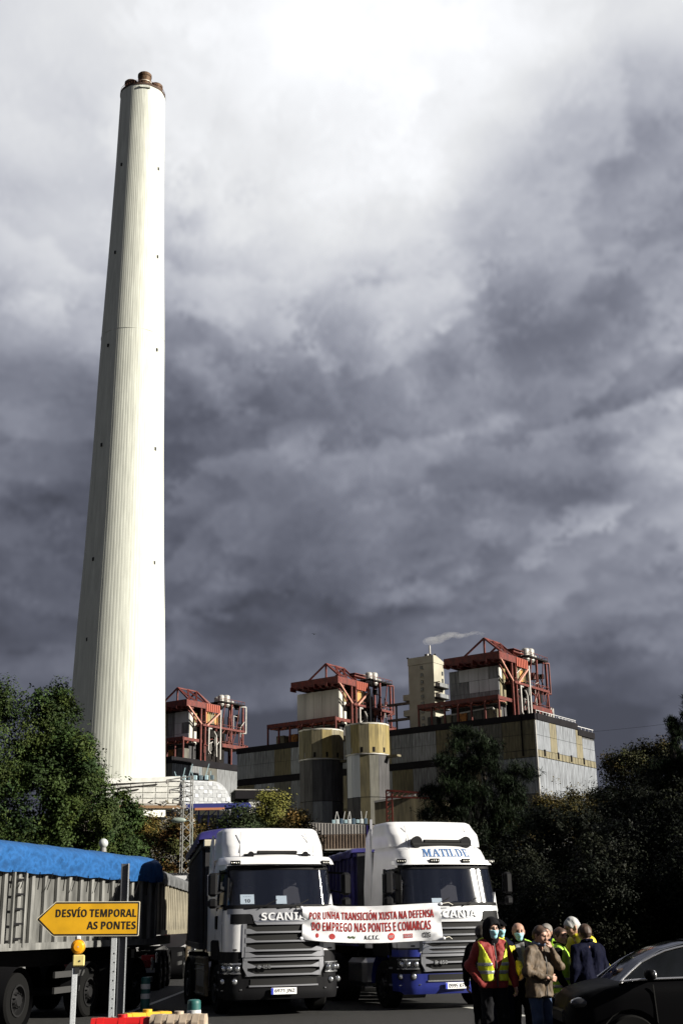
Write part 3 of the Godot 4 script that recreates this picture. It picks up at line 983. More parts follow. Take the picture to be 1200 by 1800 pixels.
func make_tractor(label: String, cfg: Dictionary) -> Node3D:
	var t := thing("tractor_unit", label, "lorry", Vector3(), 0.0)
	var body := M(0.82, 0.82, 0.83, 0.28, 0, "soft", V(0.4, 0.4, 0.4))
	body.clearcoat_enabled = true
	body.clearcoat = 0.6
	body.clearcoat_roughness = 0.1
	var black := M(0.006, 0.006, 0.007, 0.6, 0, "", V(1, 1, 1), 0, 0.25)
	var gap := M(0.006, 0.006, 0.006, 0.9)
	var silver := M(0.22, 0.225, 0.245, 0.38, 0.3)
	var bright := M(0.75, 0.76, 0.78, 0.2, 0.9)
	var bump: Material = M(0.02, 0.03, 0.2, 0.35, 0, "soft", V(1, 1, 1)) if cfg.blue else black
	var high: bool = cfg.high
	var tab := CAB.duplicate(true)
	if high:
		tab.resize(7)
		tab.append_array([[3.2, 1.11, -0.3, 0.36], [3.36, 1.09, -0.42, 0.38], [3.5, 1.05, -0.66, 0.4], [3.56, 1.0, -0.95, 0.4]])
	else:
		tab.resize(7)
		tab.append_array([[3.14, 1.1, -0.3, 0.36], [3.24, 1.06, -0.46, 0.4], [3.3, 0.98, -0.7, 0.42]])
	var top: float = tab[-1][0]
	# --- cab shell: walls round the window openings
	var b := B.new()
	for sg in [-1.0, 1.0]:
		var lo := func(u: float) -> float:
			var au := absf(u)
			return 1.27 if au < 1.18 else (lerpf(1.27, 1.5, clampf((au - 1.18) / 0.08, 0, 1)) if au < 1.26 else 1.5)
		var fr := 0.73
		if sg > 0:
			patch(b, fr, 2.0, lo, 2.14, 0.0, 0.05, 40, 6, tab)
			patch(b, 1.52, 2.0, 2.14, 2.95, 0.0, 0.05, 6, 4, tab)
		else:
			patch(b, -2.0, -fr, lo, 2.14, 0.0, 0.05, 40, 6, tab)
			patch(b, -2.0, -1.52, 2.14, 2.95, 0.0, 0.05, 6, 4, tab)
	patch(b, -2.0, 2.0, 2.95, top, 0.0, 0.05, 64, 30, tab)
	b.grid(func(s: float, w: float) -> Vector3:
		var p := cab_at(lerpf(-2.0, 2.0, s), top, 0.0, tab)
		return p.lerp(V(0, top + 0.04, -1.4), w), 64, 4)
	b.box(V(0, (1.0 + top) / 2, REAR - 0.01), V(2.1, top - 1.1, 0.06))
	part("cab_shell", b, body, t)
	# --- dark inside
	var ins := M(0.03, 0.03, 0.032, 0.9)
	part("cab_floor", B.new().box(V(0, 1.35, -1.05), V(2.2, 0.5, 1.8)), ins, t)
	part("rear_lining", B.new().box(V(0, 2.3, -1.95), V(2.15, 1.6, 0.1)), ins, t)
	part("dashboard", B.new().prism(P2([-0.35, 1.6, -0.32, 2.08, -0.55, 2.14, -0.85, 2.05, -0.85, 1.6]), -1.0, 1.0, Transform3D(Basis(V(0, 0, 1), V(0, 1, 0), V(-1, 0, 0)), Vector3())), ins, t)
	for sx in [-0.55, 0.55]:
		part("seat", B.new().box(V(sx, 1.85, -1.3), V(0.5, 0.15, 0.5), Basis(), 0.05).box(V(sx, 2.25, -1.55), V(0.5, 0.75, 0.14), Basis(V(1, 0, 0), -0.15), 0.05).box(V(sx, 2.7, -1.6), V(0.26, 0.16, 0.1), Basis(), 0.03), M(0.04, 0.04, 0.05, 0.9), t)
	var sw := B.new()
	for i in 16:
		var a0 := TAU * i / 16
		var a1 := TAU * (i + 1) / 16
		var bs := Basis(V(1, 0, 0), -0.9)
		sw.beam(V(0.55, 2.1, -0.95) + bs * V(cos(a0) * 0.22, sin(a0) * 0.22, 0), V(0.55, 2.1, -0.95) + bs * V(cos(a1) * 0.22, sin(a1) * 0.22, 0), 0.03)
	part("steering_wheel", sw, ins, t)
	# --- glass
	var glass := StandardMaterial3D.new()
	glass.albedo_color = Color(0.13, 0.15, 0.21, 0.3)
	glass.metallic = 0.06
	glass.transparency = BaseMaterial3D.TRANSPARENCY_ALPHA
	glass.roughness = 0.04
	glass.metallic_specular = 1.0
	part("windscreen", B.new().grid(func(s, w): return cab_at(lerpf(-0.93, 0.93, s), lerpf(2.19, 2.94, w), -0.012, tab), 30, 8), glass, t)
	for sg in [-1.0, 1.0]:
		part("side_window", B.new().grid(func(s, w): return cab_at(lerpf(1.0, 1.53, s if sg > 0 else 1.0 - s) * sg, lerpf(2.12, 2.96, w), -0.012, tab), 4, 4), glass, t)
		var pl := B.new()
		if sg > 0:
			patch(pl, 0.92, 1.03, 2.1, 2.97, 0.004, 0.04, 6, 5, tab)
			patch(pl, 1.44, 1.54, 2.1, 2.97, 0.004, 0.03, 3, 4, tab)
		else:
			patch(pl, -1.03, -0.92, 2.1, 2.97, 0.004, 0.04, 6, 5, tab)
			patch(pl, -1.54, -1.44, 2.1, 2.97, 0.004, 0.03, 3, 4, tab)
		part("window_pillar", pl, black, t)
	var fr := B.new()
	patch(fr, -0.95, 0.95, 2.93, 3.02, 0.012, 0.04, 30, 2, tab)
	patch(fr, -0.95, 0.95, 2.11, 2.2, 0.014, 0.04, 30, 2, tab)
	part("windscreen_frame", fr, black, t)
	for k in [[-0.7, -0.12], [-0.1, 0.5]]:
		var p0: Vector3 = cab_at(k[0], 2.14, 0.04, tab)
		var p1: Vector3 = cab_at(k[1], 2.3, 0.03, tab)
		var q: Vector3 = cab_at((k[0] + k[1]) * 0.5 + 0.12, 2.17, 0.045, tab)
		part("wiper", B.new().beam(p0, q, 0.025).beam(q - (p1 - p0) * 0.3, p1, 0.018), black, t)
	# door outline, handle
	for sg in [-1.0, 1.0]:
		var dl := B.new()
		for k in [[1.04, 1.22, 1.055, 2.12], [1.53, 1.52, 1.54, 2.95]]:
			if sg > 0:
				patch(dl, k[0], k[2], k[1], k[3], 0.002, 0.03, 1, 5, tab)
			else:
				patch(dl, -k[2], -k[0], k[1], k[3], 0.002, 0.03, 1, 5, tab)
		var door := part("door_seam", dl, gap, t)
		part("door_handle", B.new().box(cab_at(sg * 1.42, 1.86, 0.015, tab), V(0.06, 0.28, 0.14), Basis(), 0.02), black, door)
		var dp := B.new()
		if sg > 0:
			patch(dp, 1.08, 1.5, 1.62, 1.68, 0.012, 0.02, 6, 1, tab)
		else:
			patch(dp, -1.5, -1.08, 1.62, 1.68, 0.012, 0.02, 6, 1, tab)
		part("door_crease", dp, body, door)
	# --- front: name panel, recess, bars
	var np: Material = silver if not high else M(0.5, 0.51, 0.53, 0.3, 0.1)
	var lo2 := func(u: float) -> float: return 1.80 if absf(u) < 0.52 else lerpf(1.80, 2.02, clampf((absf(u) - 0.52) / 0.06, 0, 1))
	part("name_panel", patch(B.new(), -0.9, 0.9, lo2, 2.125, 0.02, 0.05, 44, 4, tab), np, t)
	for sg in [-1.0, 1.0]:
		var ci := B.new()
		if sg > 0:
			patch(ci, 0.55, 0.86, 1.82, 2.05, 0.008, 0.03, 10, 2, tab)
		else:
			patch(ci, -0.86, -0.55, 1.82, 2.05, 0.008, 0.03, 10, 2, tab)
		part("corner_inlet", ci, black, t)
	var nt := B.new()
	lettering(nt, "SCANIA", func(q: Vector3) -> Vector3: return cab_at(q.x / 1.68 * 1.44, 1.965 + q.y, 0.022 + q.z, tab), 0.98, 0.155, 0.03, true, false, 0.06)
	part("lettering", nt, M(0.62, 0.63, 0.65, 0.35, 0.1), t)
	part("lettering_shadow_plate", patch(B.new(), -0.52, 0.52, 1.86, 1.885, 0.03, 0.02, 16, 1, tab), bright, t)
	part("grille_recess", patch(B.new(), -0.71, 0.71, 0.7, 1.81, -0.02, 0.05, 24, 4, tab), gap, t)
	var ys := [1.65, 1.47, 1.29, 1.18] if not high else [1.67, 1.53, 1.39, 1.27, 1.18]
	for y in ys:
		var lo3 := func(u: float) -> float: return y - (0.017 if absf(u) < 0.5 else lerpf(0.017, 0.026, clampf((absf(u) - 0.5) / 0.1, 0, 1)))
		var hi3 := func(u: float) -> float: return y + (0.017 if absf(u) < 0.5 else lerpf(0.017, 0.075, clampf((absf(u) - 0.5) / 0.12, 0, 1)))
		part("grille_bar", patch(B.new(), -0.69, 0.69, lo3, hi3, 0.03, 0.06, 44, 2, tab), bright if high else silver, t)
	part("grille_bar", patch(B.new(), -0.7, 0.7, 1.09, 1.14, 0.045, 0.07, 30, 2, tab), silver, t)
	for y in [0.97, 0.81]:
		var lo4 := func(u: float) -> float: return y - (0.017 if absf(u) < 0.5 else lerpf(0.017, 0.026, clampf((absf(u) - 0.5) / 0.1, 0, 1)))
		var hi4 := func(u: float) -> float: return y + (0.017 if absf(u) < 0.5 else lerpf(0.017, 0.075, clampf((absf(u) - 0.5) / 0.12, 0, 1)))
		part("grille_bar", patch(B.new(), -0.66, 0.66, lo4, hi4, 0.035, 0.06, 44, 2, tab), silver, t)
	for sg in [-1.0, 1.0]:
		var fx := B.new()
		if sg > 0:
			patch(fx, 0.64, 0.72, func(u): return lerpf(0.79, 0.96, (u - 0.64) / 0.08), 1.14, 0.04, 0.06, 6, 2, tab)
			patch(fx, 0.67, 0.73, 1.16, 1.82, 0.022, 0.06, 4, 2, tab)
		else:
			patch(fx, -0.72, -0.64, func(u): return lerpf(0.96, 0.79, (u + 0.72) / 0.08), 1.14, 0.04, 0.06, 6, 2, tab)
			patch(fx, -0.73, -0.67, 1.16, 1.82, 0.022, 0.06, 4, 2, tab)
		part("grille_frame", fx, silver, t)
	var ml := B.new()
	lettering(ml, cfg.model, func(q: Vector3) -> Vector3: return cab_at(-0.36 + q.x / 1.68 * 1.44, 0.97 + q.y, 0.045 + q.z, tab), 0.27, 0.075, 0.012)
	part("lettering", ml, bright, t)
	# --- bumper
	part("lamp_band", patch(B.new(), -1.2, 1.2, 1.04, 1.27, -0.01, 0.05, 40, 2, tab), black if not cfg.blue else M(0.012, 0.012, 0.014, 0.5), t)
	var blo := func(u: float) -> float: return 0.33 + (0.05 if absf(u) > 0.95 else 0.0)
	part("bumper", patch(B.new(), -1.22, 1.22, blo, 0.74, 0.03, 0.06, 48, 5, tab), bump, t)
	for sg in [-1.0, 1.0]:
		var bs2 := B.new()
		if sg > 0:
			patch(bs2, 0.71, 1.22, 0.74, 1.06, 0.0, 0.05, 16, 3, tab)
		else:
			patch(bs2, -1.22, -0.71, 0.74, 1.06, 0.0, 0.05, 16, 3, tab)
		part("bumper_corner", bs2, black, t)
		if cfg.blue:
			var b3 := B.new()
			if sg > 0:
				patch(b3, 0.72, 1.2, 1.09, 1.23, 0.02, 0.04, 16, 2, tab)
			else:
				patch(b3, -1.2, -0.72, 1.09, 1.23, 0.02, 0.04, 16, 2, tab)
			part("wing_trim", b3, bump, t)
		# headlamp: chrome bowl, lamps, clear cover
		var hb := B.new()
		if sg > 0:
			patch(hb, 0.74, 1.02, 0.85, 1.03, 0.005, 0.02, 12, 2, tab)
		else:
			patch(hb, -1.02, -0.74, 0.85, 1.03, 0.005, 0.02, 12, 2, tab)
		var hl := part("headlamp", hb, M(0.25, 0.26, 0.28, 0.2, 0.8), t)
		for u in [0.77, 0.85, 0.93]:
			var c := cab_at(sg * u, 0.94, 0.02, tab)
			part("lamp_bowl", B.new().ball(c, V(0.062, 0.062, 0.05), 12, 8), M(0.8, 0.82, 0.84, 0.08, 0.95), hl)
			part("lamp_ring", B.new().cyl(c, c + V(0, 0, 0.035), 0.075, 0.07, 14, false), M(0.05, 0.05, 0.05, 0.3, 0.5), hl)
		var ht := B.new()
		for yy in [0.845, 1.035]:
			if sg > 0:
				patch(ht, 0.735, 1.03, yy - 0.012, yy + 0.012, 0.03, 0.03, 12, 1, tab)
			else:
				patch(ht, -1.03, -0.735, yy - 0.012, yy + 0.012, 0.03, 0.03, 12, 1, tab)
		part("headlamp_trim", ht, bright, hl)
		for u in [0.79, 0.93]:
			var c := cab_at(sg * u, 0.69, 0.05, tab)
			var fl := part("fog_lamp", B.new().cyl(c - V(0, 0, 0.05), c, 0.075, 0.07, 16), black, t)
			part("fog_lens", B.new().ball(c, V(0.055, 0.055, 0.025), 12, 6), M(0.7, 0.72, 0.74, 0.1, 0.9), fl)
		part("bumper_strip", B.new().beam(cab_at(sg * 0.72, 0.53, 0.05, tab), cab_at(sg * 0.97, 0.51, 0.05, tab), 0.02), bright, t)
		part("corner_marker", B.new().box(cab_at(sg * 0.8, 1.31, 0.02, tab), V(0.08, 0.03, 0.04)), black, t)
	part("lower_intake", patch(B.new(), -0.58, 0.58, 0.6, 0.73, 0.045, 0.04, 16, 1, tab), gap, t)
	part("intake_lip", patch(B.new(), -0.6, 0.6, 0.58, 0.61, 0.055, 0.03, 16, 1, tab), bright if cfg.blue else silver, t)
	# number plate
	var pz := cab_at(0.0, 0.49, 0.075, tab)
	var pl2 := part("number_plate", B.new().box(pz + V(cfg.plate_x, 0, 0), V(0.54, 0.13, 0.02), Basis(), 0.005), M(0.85, 0.85, 0.85, 0.4), t)
	part("plate_band", B.new().box(pz + V(cfg.plate_x - 0.245, 0, 0.002), V(0.045, 0.124, 0.021)), M(0.02, 0.04, 0.4, 0.4), pl2)
	part("plate_text", lettering(B.new(), cfg.plate, at_face(pz + V(cfg.plate_x + 0.02, 0, 0.0105), V(1, 0, 0), V(0, 1, 0)), 0.43, 0.085, 0.003, true), M(0.01, 0.01, 0.01, 0.6), pl2)
	# --- roof: visor, marker lamps, wind deflector
	if not high:
		part("sun_visor", patch(B.new(), -1.02, 1.02, 3.04, 3.2, 0.17, 0.05, 40, 3, tab), body, t)
	else:
		part("sun_visor", patch(B.new(), -1.02, 1.02, 3.02, 3.12, 0.1, 0.05, 40, 2, tab), body, t)
	for u in ([-0.8, 0.8] if not high else [-0.86, -0.36, 0.36, 0.88]):
		var c := cab_at(u, 3.07 if not high else 3.1, 0.18 if not high else 0.12, tab)
		var ml2 := part("marker_lamp", B.new().box(c, V(0.22, 0.09, 0.05), Basis(Vector3.UP, u * 0.5), 0.01), black, t)
		for i in 4:
			part("lamp_dot", B.new().ball(c + Basis(Vector3.UP, u * 0.5) * V(-0.075 + i * 0.05, 0, 0.026), V(0.016, 0.016, 0.01), 8, 4), M(0.8, 0.78, 0.7, 0.15, 0.3), ml2)
	var fy: float = 3.26 if not high else 3.5
	var ft: float = 3.86 if not high else 4.02
	var ftab := [[fy - 0.3, 1.14, -0.62, 0.3], [fy, 1.14, -0.64, 0.3], [fy + 0.22, 1.14, -0.74, 0.28], [ft - 0.12, 1.1, -0.98, 0.24], [ft - 0.04, 1.08, -1.04, 0.24], [ft, 1.03, -1.12, 0.24]]
	var fb := B.new()
	fb.grid(func(s, w): return cab_at(lerpf(-2.0, 2.0, s), lerpf(fy - 0.06, ft, w), 0.0, ftab) - V(0, 0, absf(cab_at(lerpf(-2.0, 2.0, s), fy, 0, ftab).x) * 0.0), 72, 14)
	fb.grid(func(s, w): return cab_at(lerpf(-2.0, 2.0, s), ft, 0.0, ftab).lerp(V(0, ft + 0.03, -1.6), w), 72, 4)
	fb.box(V(0, (fy + ft) / 2 - 0.2, REAR - 0.01), V(2.0, ft - fy + 0.2, 0.04))
	var fair := part("wind_deflector", fb, body, t)
	part("deflector_gap", B.new().box(V(0, fy - 0.02, -0.60), V(1.5, 0.07, 0.12), Basis(), 0.02).box(V(0, fy + 0.05, -0.60), V(0.9, 0.07, 0.1), Basis(), 0.02), gap, fair)
	for sx in [-0.62, 0.6]:
		part("air_horn", B.new().cyl(V(sx, fy - 0.01, -0.75), V(sx, fy - 0.01, -0.42), 0.03, 0.07, 12) if not high else B.new().cyl(V(sx, fy + 0.03, -0.7), V(sx, fy + 0.03, -0.55), 0.11, 0.13, 18), black, t)
		part("aerial", B.new().cyl(V(sx * 1.35, fy - 0.12, -0.55), V(sx * 1.35, fy + 0.2, -0.6), 0.008, 0.005, 6), black, t)
		var sm := B.new()
		sm.beam(V(sx * 1.3, fy + 0.05, -0.74), V(sx * 1.2, ft - 0.1, -0.98), 0.012)
		part("deflector_seam", sm, M(0.3, 0.3, 0.3, 0.8), fair)
	# side wings behind the cab
	for sg in [-1.0, 1.0]:
		part("side_wing", B.new().prism(P2([-2.06, 1.25, -2.06, ft - 0.1, -2.3, ft - 0.3, -2.5, 2.6, -2.5, 1.25]), sg * 1.16 - 0.025, sg * 1.16 + 0.025, Transform3D(Basis(V(0, 0, 1), V(0, 1, 0), V(-1, 0, 0)), Vector3())), body, t)
		# mirrors
		var mx: float = sg * 1.47
		var mh := part("mirror", B.new().box(V(mx, 2.62, -0.28), V(0.2, 0.48, 0.14), Basis(Vector3.UP, sg * 0.15), 0.05).box(V(mx, 2.24, -0.28), V(0.2, 0.2, 0.14), Basis(Vector3.UP, sg * 0.15), 0.05), black if cfg.get("dark_mirror", true) else silver, t)
		part("mirror_arm", B.new().beam(cab_at(sg * 1.0, 2.88, 0, tab), V(mx, 2.84, -0.28), 0.045).beam(cab_at(sg * 1.0, 2.2, 0, tab), V(mx, 2.16, -0.28), 0.045).beam(V(mx, 2.42, -0.28), cab_at(sg * 1.0, 2.5, 0, tab), 0.03), black, mh)
		part("mirror_glass", B.new().box(V(mx, 2.62, -0.37), V(0.2, 0.42, 0.012), Basis(Vector3.UP, sg * 0.15)), bright, mh)
		if sg > 0:
			part("corner_deflector", B.new().prism(P2([0.0, 0.0, 0.26, 0.0, 0.16, 0.42]), 0, 0.05, Transform3D(Basis(Vector3.UP, sg * 0.7), V(sg * 1.09 - 0.12, 2.0, -0.2))), body, t)
		# steps, arch, tank
		var st := part("step_box", B.new().box(V(sg * 1.08, 0.72, -0.75), V(0.24, 0.8, 0.62), Basis(), 0.04), black, t)
		for yy in [0.5, 0.85]:
			part("step_tread", B.new().box(V(sg * 1.19, yy, -0.75), V(0.06, 0.04, 0.5)), silver, st)
		var ar := B.new()
		ar.grid(func(s, w): return V(sg * lerpf(0.85, 1.2, w if sg > 0 else 1.0 - w), 0.5 + sin(PI * s) * 0.66, -1.42 - cos(PI * s) * 0.66 * -1.0), 14, 1)
		ar.grid(func(s, w): return V(sg * lerpf(0.85, 1.2, w if sg > 0 else 1.0 - w), 0.5 + sin(PI * s) * 0.69, -1.42 - cos(PI * s) * 0.69 * -1.0), 14, 1, true)
		part("mudguard", ar, black if not cfg.blue else bump, t)
		part("sill_panel", B.new().box(V(sg * 1.1, 1.28, -1.55), V(0.2, 0.44, 0.95), Basis(), 0.04), black, t)
		part("fuel_tank", B.new().box(V(sg * 0.98, 0.72, -3.0), V(0.56, 0.62, 1.1), Basis(), 0.1), M(0.5, 0.5, 0.52, 0.3, 0.85), t)
		part("rear_mudguard", B.new().lathe([[0.6, -0.32], [0.62, 0.32]], 20, V(sg * 0.9, 0.5, -4.95), Basis(V(0, 0, 1), PI / 2)), black, t)
		make_wheel(0.5, 0.3, t, V(sg * 1.04, 0.5, -1.42), sg < 0)
		make_wheel(0.5, 0.58, t, V(sg * 0.92, 0.5, -4.95), sg < 0)
	if cfg.get("side_box", false):
		var sb := part("side_box", B.new().box(V(-1.2, 0.72, -3.05), V(0.1, 0.84, 1.25), Basis(), 0.02), M(0.2, 0.16, 0.11, 0.5, 0.4, "blotch", V(1, 1, 1)), t)
		for y in [0.36, 0.86, 0.98, 1.12]:
			part("box_rib", B.new().box(V(-1.26, y, -3.05), V(0.03, 0.025, 1.25)), bright, sb)
	part("chassis", B.new().box(V(-0.42, 0.85, -3.4), V(0.1, 0.28, 5.0)).box(V(0.42, 0.85, -3.4), V(0.1, 0.28, 5.0)).box(V(0, 0.85, -5.8), V(0.94, 0.28, 0.1)).box(V(0, 0.6, -1.42), V(1.7, 0.16, 0.16)).box(V(0, 0.5, -4.95), V(1.3, 0.24, 0.24)).box(V(0, 0.75, -0.9), V(1.5, 0.5, 1.2)), black, t)
	part("coupling_plate", B.new().cyl(V(0, 1.02, -4.7), V(0, 1.16, -4.7), 0.5, 0.5, 20), M(0.05, 0.05, 0.05, 0.5, 0.5), t)
	part("air_lines", B.new().tube([V(0.3, 2.0, -2.1), V(0.35, 1.5, -2.5), V(0.3, 1.6, -2.75)], 0.02, 6).tube([V(-0.3, 2.0, -2.1), V(-0.25, 1.45, -2.5), V(-0.3, 1.6, -2.75)], 0.02, 6), M(0.3, 0.03, 0.02, 0.5), t)
	# windscreen papers and name
	for k in cfg.papers:
		var c: Vector3 = cab_at(k[0], k[1], -0.05, tab)
		var pp := part("windscreen_card", B.new().box(c, V(k[2], k[3], 0.006), Basis(V(1, 0, 0), -0.24)), M(0.6, 0.72, 0.85, 0.7), t)
		if k[4]:
			part("card_text", lettering(B.new(), k[4], at_face(c + V(0, -k[3] * 0.16, 0.012), V(1, 0, 0), Basis(V(1, 0, 0), -0.24) * V(0, 1, 0)), k[2] * 0.42, k[3] * 0.38, 0.002), M(0.02, 0.02, 0.03, 0.8), pp)
			part("card_text", lettering(B.new(), "· · · · ·", at_face(c + Basis(V(1, 0, 0), -0.24) * V(0, k[3] * 0.28, 0.006), V(1, 0, 0), Basis(V(1, 0, 0), -0.24) * V(0, 1, 0)), k[2] * 0.5, k[3] * 0.06, 0.002), M(0.1, 0.15, 0.3, 0.8), pp)
	if cfg.has("name"):
		var nb := B.new()
		lettering(nb, cfg.name, func(q: Vector3) -> Vector3: return cab_at(q.x / 1.5 * 1.44, 3.285 + q.y, 0.006 + q.z, tab), 1.16, 0.175, 0.006, true, true, 0.05)
		part("painted_name", nb, M(0.025, 0.11, 0.3, 0.5), t)
	return t

func make_trailer(label: String, L: float, cfg: Dictionary, parent_at: Vector3, turn: float) -> Node3D:
	var t := thing("tipper_trailer", label, "trailer", parent_at, turn)
	var side: Material = cfg.side
	var rib: Material = cfg.rib
	var black := M(0.007, 0.007, 0.008, 0.8, 0, "", V(1, 1, 1), 0, 0.3)
	var y0: float = cfg.y0
	var y1: float = cfg.y1
	var hw := 1.25
	var sl: float = cfg.get("slope", 0.0)
	part("body", B.new().prism(P2([-L, y0, -L, y1, 0, y1, -sl, y0]), -hw + 0.06, hw - 0.06, Transform3D(Basis(V(0, 0, 1), V(0, 1, 0), V(-1, 0, 0)), Vector3())), side, t)
	for sg in [-1.0, 1.0]:
		var k := int((L - 0.5) / cfg.pitch)
		for i in k + 1:
			var z := -0.35 - sl * 0.5 - i * (L - 0.7 - sl) / k
			part("side_rib", B.new().box(V(sg * (hw - 0.015), (y0 + y1) / 2, z), V(0.09, y1 - y0 - 0.12, cfg.ribw), Basis(), 0.02), rib, t)
		part("top_rail", B.new().box(V(sg * (hw - 0.01), y1 - 0.04, -L / 2), V(0.13, 0.1, L)), rib, t)
		part("bottom_rail", B.new().box(V(sg * (hw - 0.01), y0 + 0.05, -L / 2 - sl * 0.5), V(0.14, 0.13, L - sl)), rib, t)
	part("front_wall", B.new().beam(V(0, y0, -sl + 0.04), V(0, y1, 0.04), hw * 2 - 0.1, 0.06), cfg.get("front", side), t)
	if cfg.has("header"):
		part("front_header", B.new().box(V(0, y1 + 0.02, 0.12), V(hw * 2, 0.16, 0.2), Basis(), 0.02), cfg.header, t)
	part("tailgate", B.new().box(V(0, (y0 + y1) / 2, -L - 0.03), V(hw * 2 - 0.05, y1 - y0, 0.08)), rib, t)
	# cover: cloth over bows, hanging past the rail, wrinkled
	var cv: Material = cfg.cover
	var n := FastNoiseLite.new()
	n.seed = cfg.get("seed", 3)
	n.frequency = 1.1
	n.fractal_octaves = 3
	var drop: float = cfg.drop
	var hump: float = cfg.hump
	var f := func(s: float, w: float) -> Vector3:
		var z := lerpf(0.1, -L - 0.06, s)
		var endf := minf(clampf((0.1 - z) / 0.25, 0, 1), clampf((z + L + 0.06) / 0.25, 0, 1))
		endf = sqrt(1.0 - pow(1.0 - endf, 2.0))
		var q := (w - 0.5) * 2.0
		var p: Vector3
		var aq := absf(q)
		if aq > 0.45:
			var d := (aq - 0.45) / 0.55
			p = V(signf(q) * (hw + 0.1 + 0.02 * sin(d * 3.0)), y1 + hump * 0.72 - d * (drop + hump * 0.72), z)
			p.x += signf(q) * (n.get_noise_2d(z * 2.2, d * 1.2) * 0.02 + 0.01 * sin(z * 5.2 + n.get_noise_1d(z) * 4.0) * d)
			p.y += d * d * 0.012 * sin(z * 5.2)
		else:
			var d := aq / 0.45
			p = V(q / 0.45 * (hw + 0.1), y1 + hump * (1.0 - 0.28 * pow(d, 4.0)), z)
			p.y += n.get_noise_2d(z * 1.4, q) * 0.02 + 0.012 * absf(sin(z * 2.6))
		p.y = lerpf(y1 - drop * 0.4, p.y, 0.35 + 0.65 * endf)
		return p
	part("cover", B.new().grid(f, 96, 28, false), cv, t)
	if cfg.get("straps", false):
		for i in 14:
			var z := -0.5 - i * (L - 0.9) / 13.0
			part("tie_strap", B.new().beam(V(hw + 0.13, y1 - drop + 0.03, z), V(hw + 0.07, y1 - drop - 0.3, z + (0.1 if i % 2 else -0.06)), 0.018, 0.008), black, t)
	if cfg.get("ladder", false):
		var lz := -0.95
		var ld := part("ladder", B.new().box(V(hw + 0.06, (y0 + y1) / 2, lz - 0.24), V(0.05, y1 - y0 - 0.1, 0.06)).box(V(hw + 0.06, (y0 + y1) / 2, lz + 0.24), V(0.05, y1 - y0 - 0.1, 0.06)), rib, t)
		for i in 5:
			part("rung", B.new().box(V(hw + 0.06, y0 + 0.2 + i * 0.27, lz), V(0.04, 0.035, 0.44)), black, ld)
	part("chassis", B.new().box(V(-0.45, y0 - 0.22, -L / 2), V(0.12, 0.3, L - 0.6)).box(V(0.45, y0 - 0.22, -L / 2), V(0.12, 0.3, L - 0.6)).box(V(0, y0 - 0.22, -L + 0.4), V(1.0, 0.28, 0.1)), black, t)
	for k in 3:
		var wz := -L + 1.1 + k * 1.3
		for sg in [-1.0, 1.0]:
			make_wheel(0.5, 0.38, t, V(sg * 1.03, 0.5, wz), sg < 0)
			part("mudguard", B.new().grid(func(s, w): return V(sg * lerpf(0.82, 1.24, w if sg > 0 else 1.0 - w), 0.52 + sin(PI * s) * 0.58, wz + cos(PI * s) * 0.58), 12, 1).grid(func(s, w): return V(sg * lerpf(0.82, 1.24, w if sg > 0 else 1.0 - w), 0.52 + sin(PI * s) * 0.6, wz + cos(PI * s) * 0.6), 12, 1, true), black, t)
		part("axle", B.new().cyl(V(-1, 0.5, wz), V(1, 0.5, wz), 0.08), black, t)
	for sg in [-1.0, 1.0]:
		part("landing_leg", B.new().box(V(sg * 0.6, 0.62, -2.6), V(0.12, 0.9, 0.12)).box(V(sg * 0.6, 0.1, -2.6), V(0.3, 0.06, 0.3)), M(0.12, 0.12, 0.12, 0.6), t)
		part("side_guard", B.new().box(V(sg * 1.18, 0.6, -3.6), V(0.05, 0.12, 1.4)).box(V(sg * 1.18, 0.9, -3.6), V(0.05, 0.12, 1.4)), M(0.06, 0.06, 0.06, 0.5, 0.4), t)
		var tl := part("tail_lamp", B.new().box(V(sg * 0.95, 0.95, -L - 0.02), V(0.4, 0.16, 0.08), Basis(), 0.02), M(0.3, 0.02, 0.02, 0.25), t)
		part("lamp_chrome", B.new().box(V(sg * 1.19, 0.95, -L + 0.06), V(0.05, 0.3, 0.1), Basis(), 0.02), M(0.7, 0.7, 0.7, 0.25, 0.8), tl)
	part("rear_bar", B.new().box(V(0, 0.6, -L - 0.05), V(2.3, 0.12, 0.1)), M(0.2, 0.2, 0.2, 0.5, 0.4), t)
	return t

